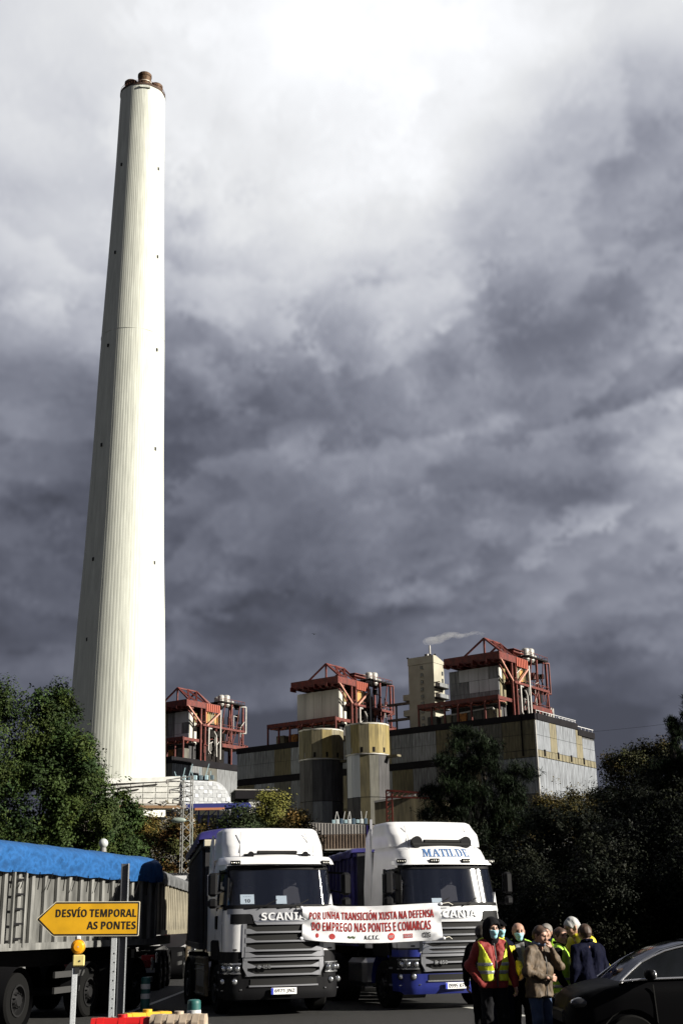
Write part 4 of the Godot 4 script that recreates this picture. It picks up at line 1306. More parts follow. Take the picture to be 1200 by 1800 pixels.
func build_lorries() -> void:
	var t1 := make_tractor("white lorry cab with black bumper and silver slatted grille, card 10 in its windscreen", {"high": false, "blue": false, "model": "G 450", "plate": "6971 JNZ", "plate_x": -0.02, "side_box": true,
		"papers": [[-0.66, 2.32, 0.3, 0.2, "10"], [-0.02, 2.3, 0.23, 0.17, ""]]})
	t1.position = V(-1.38, 0, -27.6)
	t1.rotation_degrees.y = 16.0
	var t2 := make_tractor("tall white lorry cab with blue bumper and a woman's name on its forehead", {"high": true, "blue": true, "model": "R 450", "plate": "0995 KFX", "plate_x": -0.1,
		"papers": [[-0.35, 2.25, 0.24, 0.1, ""]], "name": "MATILDE"})
	t2.position = V(2.36, 0, -28.7)
	t2.rotation_degrees.y = 20.5
	var stripe := M(0.05, 0.05, 0.1, 0.7)
	var grime := M(0.16, 0.16, 0.15, 0.6, 0.1, "streak", V(0.3, 0.1, 0.3))
	var griml := M(0.27, 0.27, 0.255, 0.55, 0.1, "streak", V(0.3, 0.1, 0.3))
	var dark := M(0.03, 0.03, 0.035, 0.6, 0.1, "blotch", V(0.5, 0.5, 0.5))
	var purple := M(0.03, 0.025, 0.17, 0.55, 0, "blotch", V(0.6, 0.6, 0.6))
	var purple_d := M(0.022, 0.018, 0.12, 0.5, 0, "blotch", V(0.6, 0.3, 0.6))
	var blue := M(0.02, 0.105, 0.3, 0.65, 0, "tarp", V(0.35, 0.6, 0.35), 0.8, 0.3)
	var grey := M(0.16, 0.165, 0.17, 0.6, 0, "blotch", V(0.6, 0.6, 0.6), 1.0)
	make_trailer("dark tipper trailer with a purple roof cover behind the leftmost facing cab", 9.2, {"side": dark, "rib": dark, "y0": 1.3, "y1": 3.62, "pitch": 0.62, "ribw": 0.09, "cover": purple, "drop": -0.05, "hump": 0.38, "header": M(0.5, 0.46, 0.36, 0.6), "front": dark, "seed": 4}, V(-2.15, 0, -30.3), 9.0)
	make_trailer("purple ribbed tipper trailer coupled behind the cab with the blue bumper", 9.2, {"side": purple_d, "rib": purple, "y0": 1.3, "y1": 3.42, "pitch": 0.5, "ribw": 0.12, "cover": purple, "drop": 0.1, "hump": 0.12, "front": dark, "seed": 5}, V(1.4, 0, -31.3), 11.0)
	make_trailer("pale ribbed tipper trailer under a crumpled bright blue tarpaulin behind the yellow sign", 8.25, {"side": grime, "rib": griml, "y0": 1.42, "y1": 2.95, "pitch": 0.56, "ribw": 0.11, "cover": blue, "drop": 0.12, "hump": 0.52, "ladder": true, "straps": true, "slope": 0.28, "seed": 8}, V(-7.8, 0, -24.2), -13.2)
	make_trailer("farther cream ribbed tipper trailer with a dull grey cover beyond the blue one", 11.5, {"side": grime, "rib": M(0.36, 0.32, 0.23, 0.55, 0.1, "streak", V(0.3, 0.1, 0.3)), "y0": 1.6, "y1": 3.15, "pitch": 0.62, "ribw": 0.2, "cover": grey, "drop": 0.1, "hump": 0.34, "seed": 9}, V(-7.35, 0, -50.3), 182.3)
	copy_of(t1, V(-8.62, 0, -20.7), -13.2, "white lorry cab out of frame pulling the trailer with the blue tarpaulin")
	copy_of(t1, V(-7.5, 0, -53.4), 182.3, "white lorry cab facing away at the far end of the cream trailer")

# ---------------------------------------------------------------- things along the road
func build_sign() -> void:
	var t := thing("direction_sign", "yellow arrow shaped detour sign with black lettering on two metal posts", "sign", V(-3.6, 0, -18.6), 3.0)
	var out := P2([-0.84, 0.005, -0.62, 0.205, -0.59, 0.235, 0.60, 0.235, 0.61, 0.225, 0.61, -0.225, 0.60, -0.235, -0.59, -0.235, -0.62, -0.215, -0.84, -0.015])
	var mid := P2([-0.805, -0.005, -0.59, 0.205, 0.58, 0.205, 0.58, -0.205, -0.59, -0.205])
	var c := V(0, 1.905, 0)
	var yel := M(0.78, 0.42, 0.012, 0.45, 0, "soft", V(0.8, 0.8, 0.8))
	var blk := M(0.012, 0.012, 0.012, 0.5)
	var xf := Transform3D(Basis(V(0, 0, 1), -0.012), c)
	part("sign_rim", B.new().prism(out, -0.012, 0.008, xf), M(0.72, 0.66, 0.5, 0.5), t)
	var o2 := PackedVector2Array()
	for p in out:
		o2.append(p * Vector2(0.985, 0.965))
	part("sign_border", B.new().prism(o2, -0.012, 0.0105, xf), blk, t)
	part("sign_face", B.new().prism(mid, -0.012, 0.013, xf), yel, t)
	var tx := xf.basis * V(1, 0, 0)
	var ty := xf.basis * V(0, 1, 0)
	part("sign_text", lettering(B.new(), "DESVÍO TEMPORAL", at_face(c - tx * 0.005 + ty * 0.092 + V(0, 0, 0.0135), tx, ty), 1.14, 0.135, 0.003), blk, t)
	part("sign_text", lettering(B.new(), "AS PONTES", at_face(c + tx * 0.22 - ty * 0.09 + V(0, 0, 0.0135), tx, ty), 0.69, 0.105, 0.003), blk, t)
	var gal := M(0.6, 0.63, 0.66, 0.5, 0.15, "fine", V(3, 3, 3))
	var gal2 := M(0.12, 0.125, 0.14, 0.5, 0.4, "fine", V(3, 3, 3))
	var a := part("sign_post", B.new().box(V(0.38, 1.33, -0.06), V(0.11, 2.66, 0.02)).box(V(0.33, 1.33, -0.035), V(0.014, 2.66, 0.05)).box(V(0.432, 1.33, -0.035), V(0.014, 2.66, 0.05)), gal2, t)
	part("post_lip", B.new().box(V(0.432, 1.33, -0.008), V(0.016, 2.66, 0.004)), gal, a)
	var b := part("sign_post", B.new().box(V(0.26, 0.84, -0.04), V(0.085, 1.68, 0.05), Basis(), 0.006), gal, t)
	var h := B.new()
	for i in 10:
		h.cyl(V(0.265 + 0.004 * (i % 3), 0.35 + i * 0.12, -0.0155), V(0.265 + 0.004 * (i % 3), 0.35 + i * 0.12, -0.0145), 0.012, -1, 8)
	part("post_holes", h, blk, b)
	# warning lamp
	var w := thing("warning_lamp", "amber roadwork lamp with pale battery box on a pale metal stake", "warning lamp", V(-3.76, 0, -18.2), 12.0)
	part("stake", B.new().box(V(-0.03, 0.63, 0), V(0.075, 1.26, 0.03), Basis(), 0.005), gal, w)
	part("stake_bracket", B.new().box(V(0, 1.26, 0), V(0.06, 0.14, 0.06)), blk, w)
	var bx := part("battery_box", B.new().box(V(0.015, 1.355, 0), V(0.165, 0.15, 0.12), Basis(), 0.015), M(0.62, 0.52, 0.2, 0.5, 0, "soft", V(2, 2, 2)), w)
	part("box_switch", B.new().cyl(V(0.03, 1.35, 0.058), V(0.03, 1.35, 0.068), 0.012, -1, 8), blk, bx)
	var amb := M(0.7, 0.3, 0.01, 0.2)
	var lens := part("lens", B.new().lathe([[0.01, -0.06], [0.06, -0.052], [0.088, -0.03], [0.094, 0.0], [0.088, 0.03], [0.06, 0.052], [0.01, 0.06]], 24, V(0, 1.535, 0), Basis(V(1, 0, 0), PI / 2)), amb, w)
	part("lens_ring", B.new().lathe([[0.094, -0.02], [0.1, -0.015], [0.1, 0.015], [0.094, 0.02]], 24, V(0, 1.535, 0), Basis(V(1, 0, 0), PI / 2)), M(0.5, 0.25, 0.02, 0.4), lens)
	part("lamp_cap", B.new().box(V(0, 1.655, 0), V(0.06, 0.05, 0.06), Basis(), 0.01), M(0.6, 0.6, 0.58, 0.4), w)

func build_bollards() -> void:
	var t := thing("bollard", "dark green bollard with two white bands beside the sign post", "bollard", V(-4.5, 0, -29.2), 0.0, "green lane bollards with white bands")
	var grn := M(0.015, 0.10, 0.095, 0.5, 0, "soft", V(2, 2, 2))
	part("post", B.new().lathe([[0.125, 0.0], [0.12, 0.03], [0.10, 0.04], [0.10, 0.70], [0.095, 0.735], [0.07, 0.75], [0.001, 0.755]], 28), grn, t)
	for y in [0.5, 0.3]:
		part("white_band", B.new().lathe([[0.1, y], [0.1035, y + 0.002], [0.1035, y + 0.105], [0.1, y + 0.107]], 28), M(0.75, 0.76, 0.76, 0.5, 0, "fine", V(4, 4, 4)), t)
	part("foot_plate", B.new().cyl(V(0, 0.0, 0), V(0, 0.02, 0), 0.16, 0.14, 20), M(0.02, 0.02, 0.02, 0.8), t)
	copy_of(t, V(-2.31, 0, -19.7), 40.0, "green bollard half hidden behind the pale plastic barrier")

func make_barrier(called: String, label: String, at: Vector3, turn: float, w: float, h: float, mt: Material, ribs := 3) -> void:
	var t := thing("plastic_barrier", label, "barrier", at, turn, "plastic road barriers")
	var pr := P2([-0.24, 0.0, -0.24, 0.08, -0.13, 0.3, -0.1, h - 0.05, -0.06, h, 0.06, h, 0.1, h - 0.05, 0.13, 0.3, 0.24, 0.08, 0.24, 0.0])
	part("barrier_shell", B.new().prism(pr, -w / 2, w / 2, Transform3D(Basis(V(0, 0, 1), V(0, 1, 0), V(-1, 0, 0)), Vector3())), mt, t)
	for i in ribs:
		var x := -w / 2 + 0.09 + i * (w - 0.18) / (ribs - 1.0)
		part("rib", B.new().prism(P2([-0.26, 0.06, -0.15, 0.32, -0.125, h - 0.07, -0.06, h + 0.003, 0.06, h + 0.003, 0.125, h - 0.07, 0.15, 0.32, 0.26, 0.06]), x - 0.035, x + 0.035, Transform3D(Basis(V(0, 0, 1), V(0, 1, 0), V(-1, 0, 0)), Vector3())), mt, t)
	part("coupling_lug", B.new().cyl(V(w / 2 + 0.03, 0.15, 0), V(w / 2 + 0.03, h - 0.1, 0), 0.04), mt, t)
	part("filler_cap", B.new().cyl(V(0.0, h, 0), V(0.0, h + 0.03, 0), 0.05), mt, t)

func build_barriers() -> void:
	make_barrier("red", "red plastic barrier below the yellow sign", V(-2.32, 0, -13.6), 4.0, 0.62, 0.9, M(0.55, 0.012, 0.012, 0.4, 0, "soft", V(1, 1, 1)))
	make_barrier("white", "faded pinkish white plastic barrier beside the red one", V(-1.74, 0, -13.55), -6.0, 0.56, 0.925, M(0.62, 0.5, 0.38, 0.55, 0, "blotch", V(1.2, 0.8, 1.2)), 4)
	make_barrier("yellow", "yellow plastic barrier mostly hidden behind the red one", V(-2.16, 0, -14.2), 30.0, 0.5, 0.91, M(0.7, 0.4, 0.02, 0.5, 0, "soft", V(1, 1, 1)))

func build_banner() -> void:
	var t := thing("protest_banner", "white protest banner with red lettering strung between the two lorry fronts", "banner")
	var a := V(-0.97, 0, -27.66)
	var e := V(1.99, 0, -28.34)
	var n := FastNoiseLite.new()
	n.seed = 2
	n.frequency = 1.4
	n.fractal_octaves = 3
	var f := func(u: float, w: float) -> Vector3:   # u along, w up, both 0..1
		var p := a.lerp(e, u)
		var top := lerpf(2.15, 2.19, u) - 0.02 * sin(PI * u) + 0.006 * sin(u * 9.0)
		var hgt := lerpf(0.74, 0.77, u) * (1.0 - 0.12 * pow(1.0 - u, 6.0))
		p.y = top - (1.0 - w) * hgt + 0.025 * exp(-pow((u - 0.2) / 0.03, 2.0)) * w
		p.x += (1.0 - w) * 0.06 * (u - 0.3)
		var side := exp(-u * 9.0) + exp(-(1.0 - u) * 9.0)
		p.z += 0.022 * sin(u * 7.0 + w * 2.2) * (0.5 + 0.5 * sin(PI * u)) + n.get_noise_2d(u * 1.6, w * 0.8) * 0.03 + 0.03 * side * sin(w * 9.0 + u * 20.0) + 0.03 * (1.0 - w) * (1.0 - w) * sin(u * 14.0)
		p.z += 0.006 * sin((u * 3.0 - w) * 26.0) * side
		return p
	var cloth := M(0.74, 0.75, 0.78, 0.75, 0, "soft", V(1, 1, 1))
	part("cloth", B.new().grid(func(s, w): return f.call(s, w) - V(0, 0, 0.004), 220, 60).grid(func(s, w): return f.call(s, w) - V(0, 0, 0.007), 220, 60, true), cloth, t)
	var on := func(cu: float, cw: float) -> Callable:
		return func(q: Vector3) -> Vector3: return f.call(cu + q.x / 3.0, cw + q.y / 0.76) + V(0, 0, q.z + 0.003)
	var red := M(0.42, 0.025, 0.02, 0.7)
	var blk := M(0.02, 0.02, 0.02, 0.7)
	part("banner_text", lettering(B.new(), "POR UNHA TRANSICIÓN XUSTA NA DEFENSA", on.call(0.5, 0.76), 2.7, 0.21, 0.002, true, false, 0.05), red, t)
	part("banner_text", lettering(B.new(), "DO EMPREGO NAS PONTES E COMARCAS", on.call(0.495, 0.42), 2.56, 0.185, 0.002, true, false, 0.05), red, t)
	part("union_mark", lettering(B.new(), "A.C.T.C.", on.call(0.49, 0.15), 0.32, 0.085, 0.002, true, false, 0.04), blk, t)
	var disc := func(cu: float, cw: float, rx: float, ry: float) -> B:
		var b := B.new()
		for i in 20:
			var p0 := Vector2(cos(TAU * i / 20), sin(TAU * i / 20))
			var p1 := Vector2(cos(TAU * (i + 1) / 20), sin(TAU * (i + 1) / 20))
			var g: Callable = on.call(cu, cw)
			b.tri(g.call(V(0, 0, 0)), g.call(V(p0.x * rx, p0.y * ry, 0)), g.call(V(p1.x * rx, p1.y * ry, 0)))
		return b
	part("union_mark", disc.call(0.63, 0.16, 0.075, 0.075), red, t)
	part("union_mark", lettering(B.new(), "UGT", func(q): return on.call(0.63, 0.16).call(q + V(0, 0, 0.002)), 0.1, 0.05, 0.002), cloth, t)
	var rect := B.new()
	var g2: Callable = on.call(0.75, 0.155)
	for i in 6:
		var x0 := -0.1 + i * 0.2 / 6
		rect.quad(g2.call(V(x0, -0.042, 0)), g2.call(V(x0 + 0.2 / 6, -0.042, 0)), g2.call(V(x0 + 0.2 / 6, 0.042, 0)), g2.call(V(x0, 0.042, 0)))
	part("union_mark", rect, M(0.32, 0.02, 0.02, 0.7), t)
	part("union_mark", lettering(B.new(), "CCOO", func(q): return on.call(0.75, 0.155).call(q + V(0, 0, 0.002)), 0.17, 0.05, 0.002), cloth, t)
	part("union_mark", lettering(B.new(), "CIG", on.call(0.885, 0.16), 0.17, 0.1, 0.002, true, false, 0.04), blk, t)
	part("union_mark", disc.call(0.21, 0.15, 0.065, 0.06), M(0.3, 0.015, 0.015, 0.7), t)
	part("union_mark", disc.call(0.105, 0.16, 0.035, 0.05), M(0.3, 0.015, 0.015, 0.7), t)
	part("union_mark", lettering(B.new(), "~~", on.call(0.345, 0.15), 0.16, 0.06, 0.002), M(0.1, 0.14, 0.06, 0.7), t)
	var rope := M(0.5, 0.48, 0.42, 0.8)
	for k in [[a, 0.97, -0.25, -0.06], [a, 0.02, -0.2, -0.08], [e, 0.97, 0.2, -0.1], [e, 0.05, 0.14, -0.1]]:
		var p: Vector3 = f.call(0.0 if k[0] == a else 1.0, k[1])
		part("tie_cord", B.new().tube([p, p + V(k[2], 0.03, k[3]), p + V(k[2] * 1.5, -0.02, k[3] * 2.0)], 0.008, 6), rope, t)
		part("knot", B.new().ball(p + V(k[2] * 0.1, 0, 0.02), V(0.04, 0.035, 0.03), 8, 6), cloth, t)

# ---------------------------------------------------------------- buildings and masts between the road and the plant
func build_middle() -> void:
	var zinc := M(0.66, 0.68, 0.7, 0.5, 0.2, "soft", V(0.4, 0.4, 0.4))
	var white := M(0.72, 0.72, 0.68, 0.6, 0, "soft", V(0.2, 0.2, 0.2))
	# conveyor gallery with white louvred side and a rounded zinc end
	var t := thing("conveyor_gallery", "white louvred conveyor gallery with rounded corrugated zinc end below the chimney", "industrial building", V(-52, 0, -274), 14.0)
	part("wall", B.new().box(V(7.7, 30.1, -8), V(23, 4.9, 12)).box(V(8, 32.9, -8.2), V(16, 1.0, 12)), white, t)
	for i in 7:
		for k in 4:
			part("louvre_panel", B.new().box(V(-3.0 + i * 2.75 + 1.3, 28.3 + k * 1.25 + i * 0.04, -1.85), V(2.6, 1.0, 0.35), Basis(V(1, 0, 0), 0.18)), white, t)
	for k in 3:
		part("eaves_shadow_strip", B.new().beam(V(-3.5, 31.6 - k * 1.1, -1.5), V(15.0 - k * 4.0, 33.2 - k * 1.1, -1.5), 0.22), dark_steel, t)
	part("roof_edge", B.new().beam(V(-4, 32.4, -1.6), V(16, 33.4, -1.6), 0.5, 1.0), white, t)
	part("skirt", B.new().box(V(7, 27.2, -1.4), V(22, 0.6, 0.7)), M(0.2, 0.12, 0.06, 0.8), t)
	var arc := PackedVector2Array()
	arc.append(Vector2(16.2, 26.6))
	arc.append(Vector2(27.6, 26.6))
	for i in 10:
		var a := PI / 2 * i / 9.0
		arc.append(Vector2(23.4 + 4.2 * cos(a), 26.7 + 6.2 * sin(a)))
	arc.append(Vector2(16.2, 33.1))
	part("hood_end", B.new().prism(arc, -14, -1.6), zinc, t)
	for i in 11:
		for k in 7:
			var x := 16.8 + i * 1.0
			var y := 27.2 + k * 0.85
			if x > 23.4 and Vector2((x - 23.4) / 4.2, (y - 26.7) / 6.2).length() > 0.93:
				continue
			part("hood_sheet", B.new().box(V(x, y, -1.5), V(0.98, 0.84, 0.14), Basis(V(1, 0, 0), 0.08 * sin(i * 2.1 + k * 1.7)) * Basis(V(0, 1, 0), 0.1 * cos(i * 1.3 + k * 2.9)), 0.03), zinc, t)
	# switchgear on its roof
	var sg := thing("switchgear", "pale blue switchgear with slanted insulator rods on the gallery roof", "switchgear", V(-36, 33.4, -283))
	var ins := M(0.3, 0.42, 0.46, 0.5)
	for i in 7:
		part("insulator_rod", B.new().beam(V(i * 1.25 - 2.0, 0.3, 0), V(i * 1.25 - 2.0 + [-0.6, 0.5, 0.9, -0.5, 0.2, 0.9, 0.1][i], 2.0 + (i % 3) * 0.8, 0), 0.16), ins, sg)
		part("switch_box", B.new().box(V(i * 1.25 - 1.6, 0.5, 0.3), V(0.8, 1.0, 0.8), Basis(), 0.1), ins if i % 2 else M(0.08, 0.12, 0.14, 0.6), sg)
	# flat roofed block
	var fb := thing("flat_roofed_block", "small flat roofed pale block with a deep black eave", "industrial building", V(-22.3, 1.6, -322), 12.0)
	part("wall", B.new().box(V(0.6, 15.5, -4), V(6.6, 31.0, 8)), clad[1], fb)
	part("dark_side", B.new().box(V(-4.2, 15.3, -7), V(3.4, 30.6, 6)), clad[7], fb)
	part("eave", B.new().box(V(-0.8, 32.2, -4), V(10.6, 2.1, 10)), black_fascia, fb)
	part("eave_trim", B.new().box(V(-0.8, 33.35, -4), V(10.9, 0.25, 10.3)), pale_pipe, fb)
	for i in 3:
		panel(V(-2.6 + i * 2.15, 26.5, 0.0), V(1, 0, 0), 2.15, 2.6, 0.15, clad[6], fb)
		panel(V(-2.6 + i * 2.15, 29.1, 0.0), V(1, 0, 0), 2.15, 2.0, 0.15, white, fb)
	# blue canopy
	var ca := thing("blue_canopy", "blue lattice canopy with an orange beam in front of the zinc hood", "canopy", V(-27, 0, -262))
	var bl := M(0.03, 0.04, 0.2, 0.6)
	part("canopy_deck", B.new().box(V(0.6, 25.6, 0), V(13, 0.9, 5)), bl, ca)
	part("orange_beam", B.new().box(V(-1.0, 24.9, 2.8), V(6, 0.45, 0.5)), M(0.5, 0.2, 0.1, 0.7), ca)
	for i in 7:
		part("canopy_post", B.new().beam(V(-5.5 + i * 2.0, 0, 0), V(-5.5 + i * 2.0, 25.3, 0), 0.3), bl, ca)
		part("canopy_brace", B.new().beam(V(-5.5 + i * 2.0, 23, 0.1), V(-3.5 + i * 2.0, 25.3, 0.1), 0.2), bl, ca)
	# lower terrace of pipes and rails under the gallery
	var te := thing("pipe_terrace", "jumble of pale pipes and railings on a slab under the white gallery", "pipework", V(-42, 0, -255))
	part("slab", B.new().box(V(0, 11.6, -3), V(22, 23.2, 5)), M(0.45, 0.43, 0.38, 0.8, 0, "streak", V(0.1, 0.1, 0.1)), te)
	var r := RandomNumberGenerator.new()
	r.seed = 12
	for i in 46:
		var p := V(-9.5 + r.randf() * 20.0, 23.6 + r.randf() * 2.4, r.randf() * 1.0)
		part("pipe", B.new().beam(p, p + V(r.randf() * 3.0 - 1.5, r.randf() * 1.6 - 0.8, 0.3), 0.13 + r.randf() * 0.15), [pale_pipe, dark_steel, clad[8]][i % 3], te)
	# lattice mast
	var py := thing("lattice_mast", "slim pale lattice mast with three short arms in front of the zinc hood", "pylon", V(-7.05, 0, -56), 20.0)
	var gal := M(0.2, 0.2, 0.19, 0.5, 0.1)
	for k in [[-1, -1], [1, -1], [1, 1], [-1, 1]]:
		part("leg", B.new().beam(V(k[0] * 0.23, 0, k[1] * 0.23), V(k[0] * 0.2, 8.2, k[1] * 0.2), 0.04), gal, py)
	for i in 17:
		var y := 0.3 + i * 0.46
		for k in 4:
			var q := Basis(Vector3.UP, PI / 2 * k)
			part("lattice_bar", B.new().beam(q * V(-0.21, y, 0.21), q * V(0.21, y + 0.4, 0.21), 0.022), gal, py)
	for i in 3:
		var y := 8.0 - i * 0.42
		part("cross_arm", B.new().beam(V(0.2, y + 0.2, 0), V(-0.95 + i * 0.15, y, 0), 0.05).beam(V(0.2, y - 0.1, 0), V(-0.95 + i * 0.15, y, 0), 0.04), M(0.08, 0.08, 0.08, 0.6), py)
		part("insulator", B.new().lathe([[0.025, -0.16], [0.055, -0.1], [0.025, -0.06], [0.055, -0.03], [0.025, 0.0]], 10, V(-0.93 + i * 0.15, y, 0)), pale_pipe, py)
	# street lamps
	var sl := thing("street_lamp", "grey oval street lamp head on a thin arm beside the lattice mast", "street lamp", V(-6.55, 0, -54))
	part("pole", B.new().cyl(V(0, 0, 0), V(0, 5.9, 0), 0.05, 0.03, 10).tube([V(0, 5.9, 0), V(-0.15, 6.1, 0), V(-0.4, 6.12, 0)], 0.022, 8), M(0.16, 0.18, 0.16, 0.6), sl)
	part("lamp_head", B.new().ball(V(-0.6, 6.12, 0), V(0.33, 0.12, 0.14), 16, 8), M(0.22, 0.26, 0.23, 0.5), sl)
	var gb := thing("globe_lamp", "round silvery globe lamp showing above the blue tarpaulin", "street lamp", V(-8.2, 0, -43))
	part("pole", B.new().cyl(V(0, 0, 0), V(0, 4.4, 0), 0.06, 0.05, 10), M(0.1, 0.1, 0.1, 0.6), gb)
	part("globe", B.new().ball(V(0, 4.52, 0), V(0.16, 0.155, 0.16), 18, 12), M(0.5, 0.52, 0.52, 0.3, 0.2), gb)
	part("globe_neck", B.new().cyl(V(0, 4.24, 0), V(0, 4.38, 0), 0.12, 0.1, 14), M(0.2, 0.2, 0.2, 0.5), gb)
	# rusty corrugated shed wall behind the lorries
	var sh := thing("corrugated_shed", "shed with weathered rust stained corrugated upper wall between the two lorries", "shed", V(-1.2, 0, -75), -3.0)
	var rusty := M(0.33, 0.31, 0.29, 0.7, 0.1, "soft", V(0.5, 0.1, 0.5))
	var rusty2 := M(0.24, 0.175, 0.13, 0.8, 0.1, "streak", V(0.4, 0.12, 0.4))
	var w := 6.4
	part("frame", B.new().box(V(-0.4, 6.75, -2), V(w, 1.35, 3.8)).box(V(-0.4, 3.0, -3.6), V(w, 6, 0.3)), dark_steel, sh)
	for i in 72:
		var x := -0.4 - w / 2 + (i + 0.5) * w / 72
		var top := 7.72 - 0.06 * (x + 3.6)
		part("corrugated_sheet", B.new().box(V(x, (top + 6.85) / 2, 0.04 + 0.018 * (i % 2)), V(w / 72 - 0.002, top - 6.85, 0.05), Basis(), 0.01), rusty, sh)
		part("corrugated_sheet", B.new().box(V(x, 6.43, 0.05 + 0.02 * (i % 2)), V(w / 72 - 0.002, 0.82, 0.05), Basis(), 0.01), rusty if i < 16 and i % 5 else rusty2, sh)
	part("drip_edge", B.new().box(V(-0.4, 5.99, 0.08), V(w, 0.07, 0.12)), M(0.5, 0.48, 0.44, 0.6), sh)
	part("corner_trim", B.new().box(V(2.62, 6.85, 0.1), V(0.12, 1.6, 0.12)), M(0.55, 0.55, 0.6, 0.6), sh)
	part("blue_paint_mark", B.new().box(V(2.42, 6.7, 0.1), V(0.09, 1.25, 0.03)), M(0.08, 0.05, 0.35, 0.6), sh)
	for i in 4:
		part("post", B.new().box(V(-3.4 + i * 2.0, 3.0, -0.2), V(0.2, 6.0, 0.2)), dark_steel, sh)
	var s2 := thing("switchgear", "row of pale blue switchgear with rods on the corrugated shed", "switchgear", V(0.15, 7.5, -76))
	for i in 9:
		part("switch_box", B.new().box(V(-0.95 + i * 0.24, 0.15, 0), V(0.19, 0.22 + 0.06 * (i % 3), 0.2), Basis(), 0.02), [ins, M(0.5, 0.55, 0.56, 0.5), M(0.06, 0.1, 0.14, 0.6)][i % 3], s2)
	for k in [[-0.85, 0.1], [-0.6, -0.12], [-0.35, 0.1], [-0.1, 0.12], [0.1, -0.06], [0.75, -0.04], [0.95, 0.1]]:
		part("insulator_rod", B.new().beam(V(k[0], 0.25, 0), V(k[0] + k[1], 0.75, 0), 0.035), M(0.6, 0.6, 0.58, 0.5), s2)
	# red gantry and sloping grey wall at the foot of the right hand silo
	var ga := thing("red_gantry", "short red lattice gantry beside the right hand silo", "gantry", V(6.3, 0, -200), -12.0)
	for x in [0.0, 0.9]:
		part("leg", B.new().beam(V(x, 15.0, 0), V(x, 22, 0), 0.22), red_steel, ga)
	for i in 10:
		part("lattice_bar", B.new().beam(V(0, 15.2 + i * 0.68, 0), V(0.9, 15.8 + i * 0.68, 0), 0.12), M(0.4, 0.12, 0.08, 0.6), ga)
	for i in 8:
		part("jib_bar", B.new().beam(V(0.8 + i * 0.8, 21.0, 0), V(1.6 + i * 0.8, 21.9 - 0.08 * i, 0), 0.14), M(0.45, 0.2, 0.16, 0.6), ga)
	part("jib", B.new().beam(V(0, 22, 0), V(7.5, 21.2, 0), 0.3).beam(V(0, 21.0, 0), V(7.5, 20.5, 0), 0.25), red_steel, ga)
	var hw := thing("hopper_wall", "low pale sloping hopper wall under the red gantry", "wall", V(8.0, 0, -204), -14.0)
	part("wall", B.new().prism(P2([-3.6, 12, 8, 12, 8, 20.4, 3.2, 21.4, -3.6, 20.6]), -4, 0), clad[8], hw)
	part("wall_cap", B.new().beam(V(-3.6, 20.7, 0.1), V(3.2, 21.5, 0.1), 0.3), pale_pipe, hw)
	part("sloped_chute", B.new().prism(P2([0.2, 12, 4.5, 12, 4.5, 17.5]), 0.05, 0.4), clad[4], hw)
	# overhead wire and a bird
	var wr := thing("overhead_wire", "thin dark overhead wire running right from the turbine hall", "wire")
	var wb := B.new()
	for i in 24:
		var p := plant_at(0.4, 70.2, -47).lerp(V(190, 83, -420), i / 24.0) - V(0, 4.0 * sin(PI * i / 24.0), 0)
		var q := plant_at(0.4, 70.2, -47).lerp(V(190, 83, -420), (i + 1) / 24.0) - V(0, 4.0 * sin(PI * (i + 1) / 24.0), 0)
		wb.beam(p, q, 0.07)
	part("cable", wb, dark_steel, wr)
	var bd := thing("bird", "small dark bird gliding in the grey sky left of the boilers", "bird", V(-6.3, 61.2, -260.0), 25.0)
	part("body", B.new().ball(V(0, 0, 0), V(0.1, 0.09, 0.3), 8, 6), dark_steel, bd)
	part("wing", B.new().tri(V(0, 0.03, -0.1), V(0, 0.03, 0.15), V(0.7, 0.16, 0.0)).tri(V(0, 0.02, 0.15), V(0, 0.02, -0.1), V(0.7, 0.15, 0.0)), dark_steel, bd)
	part("wing", B.new().tri(V(0, 0.03, 0.15), V(0, 0.03, -0.1), V(-0.7, 0.16, 0.0)).tri(V(0, 0.02, -0.1), V(0, 0.02, 0.15), V(-0.7, 0.15, 0.0)), dark_steel, bd)

# ---------------------------------------------------------------- ground, road, plants
func hill(x: float, z: float) -> float:
	var a := smoothstep(9.0, 46.0, x) * smoothstep(-33.0, -62.0, z) * 7.5
	a += smoothstep(-9.5, -30.0, x) * smoothstep(-40.0, -70.0, z) * 2.0
	return a

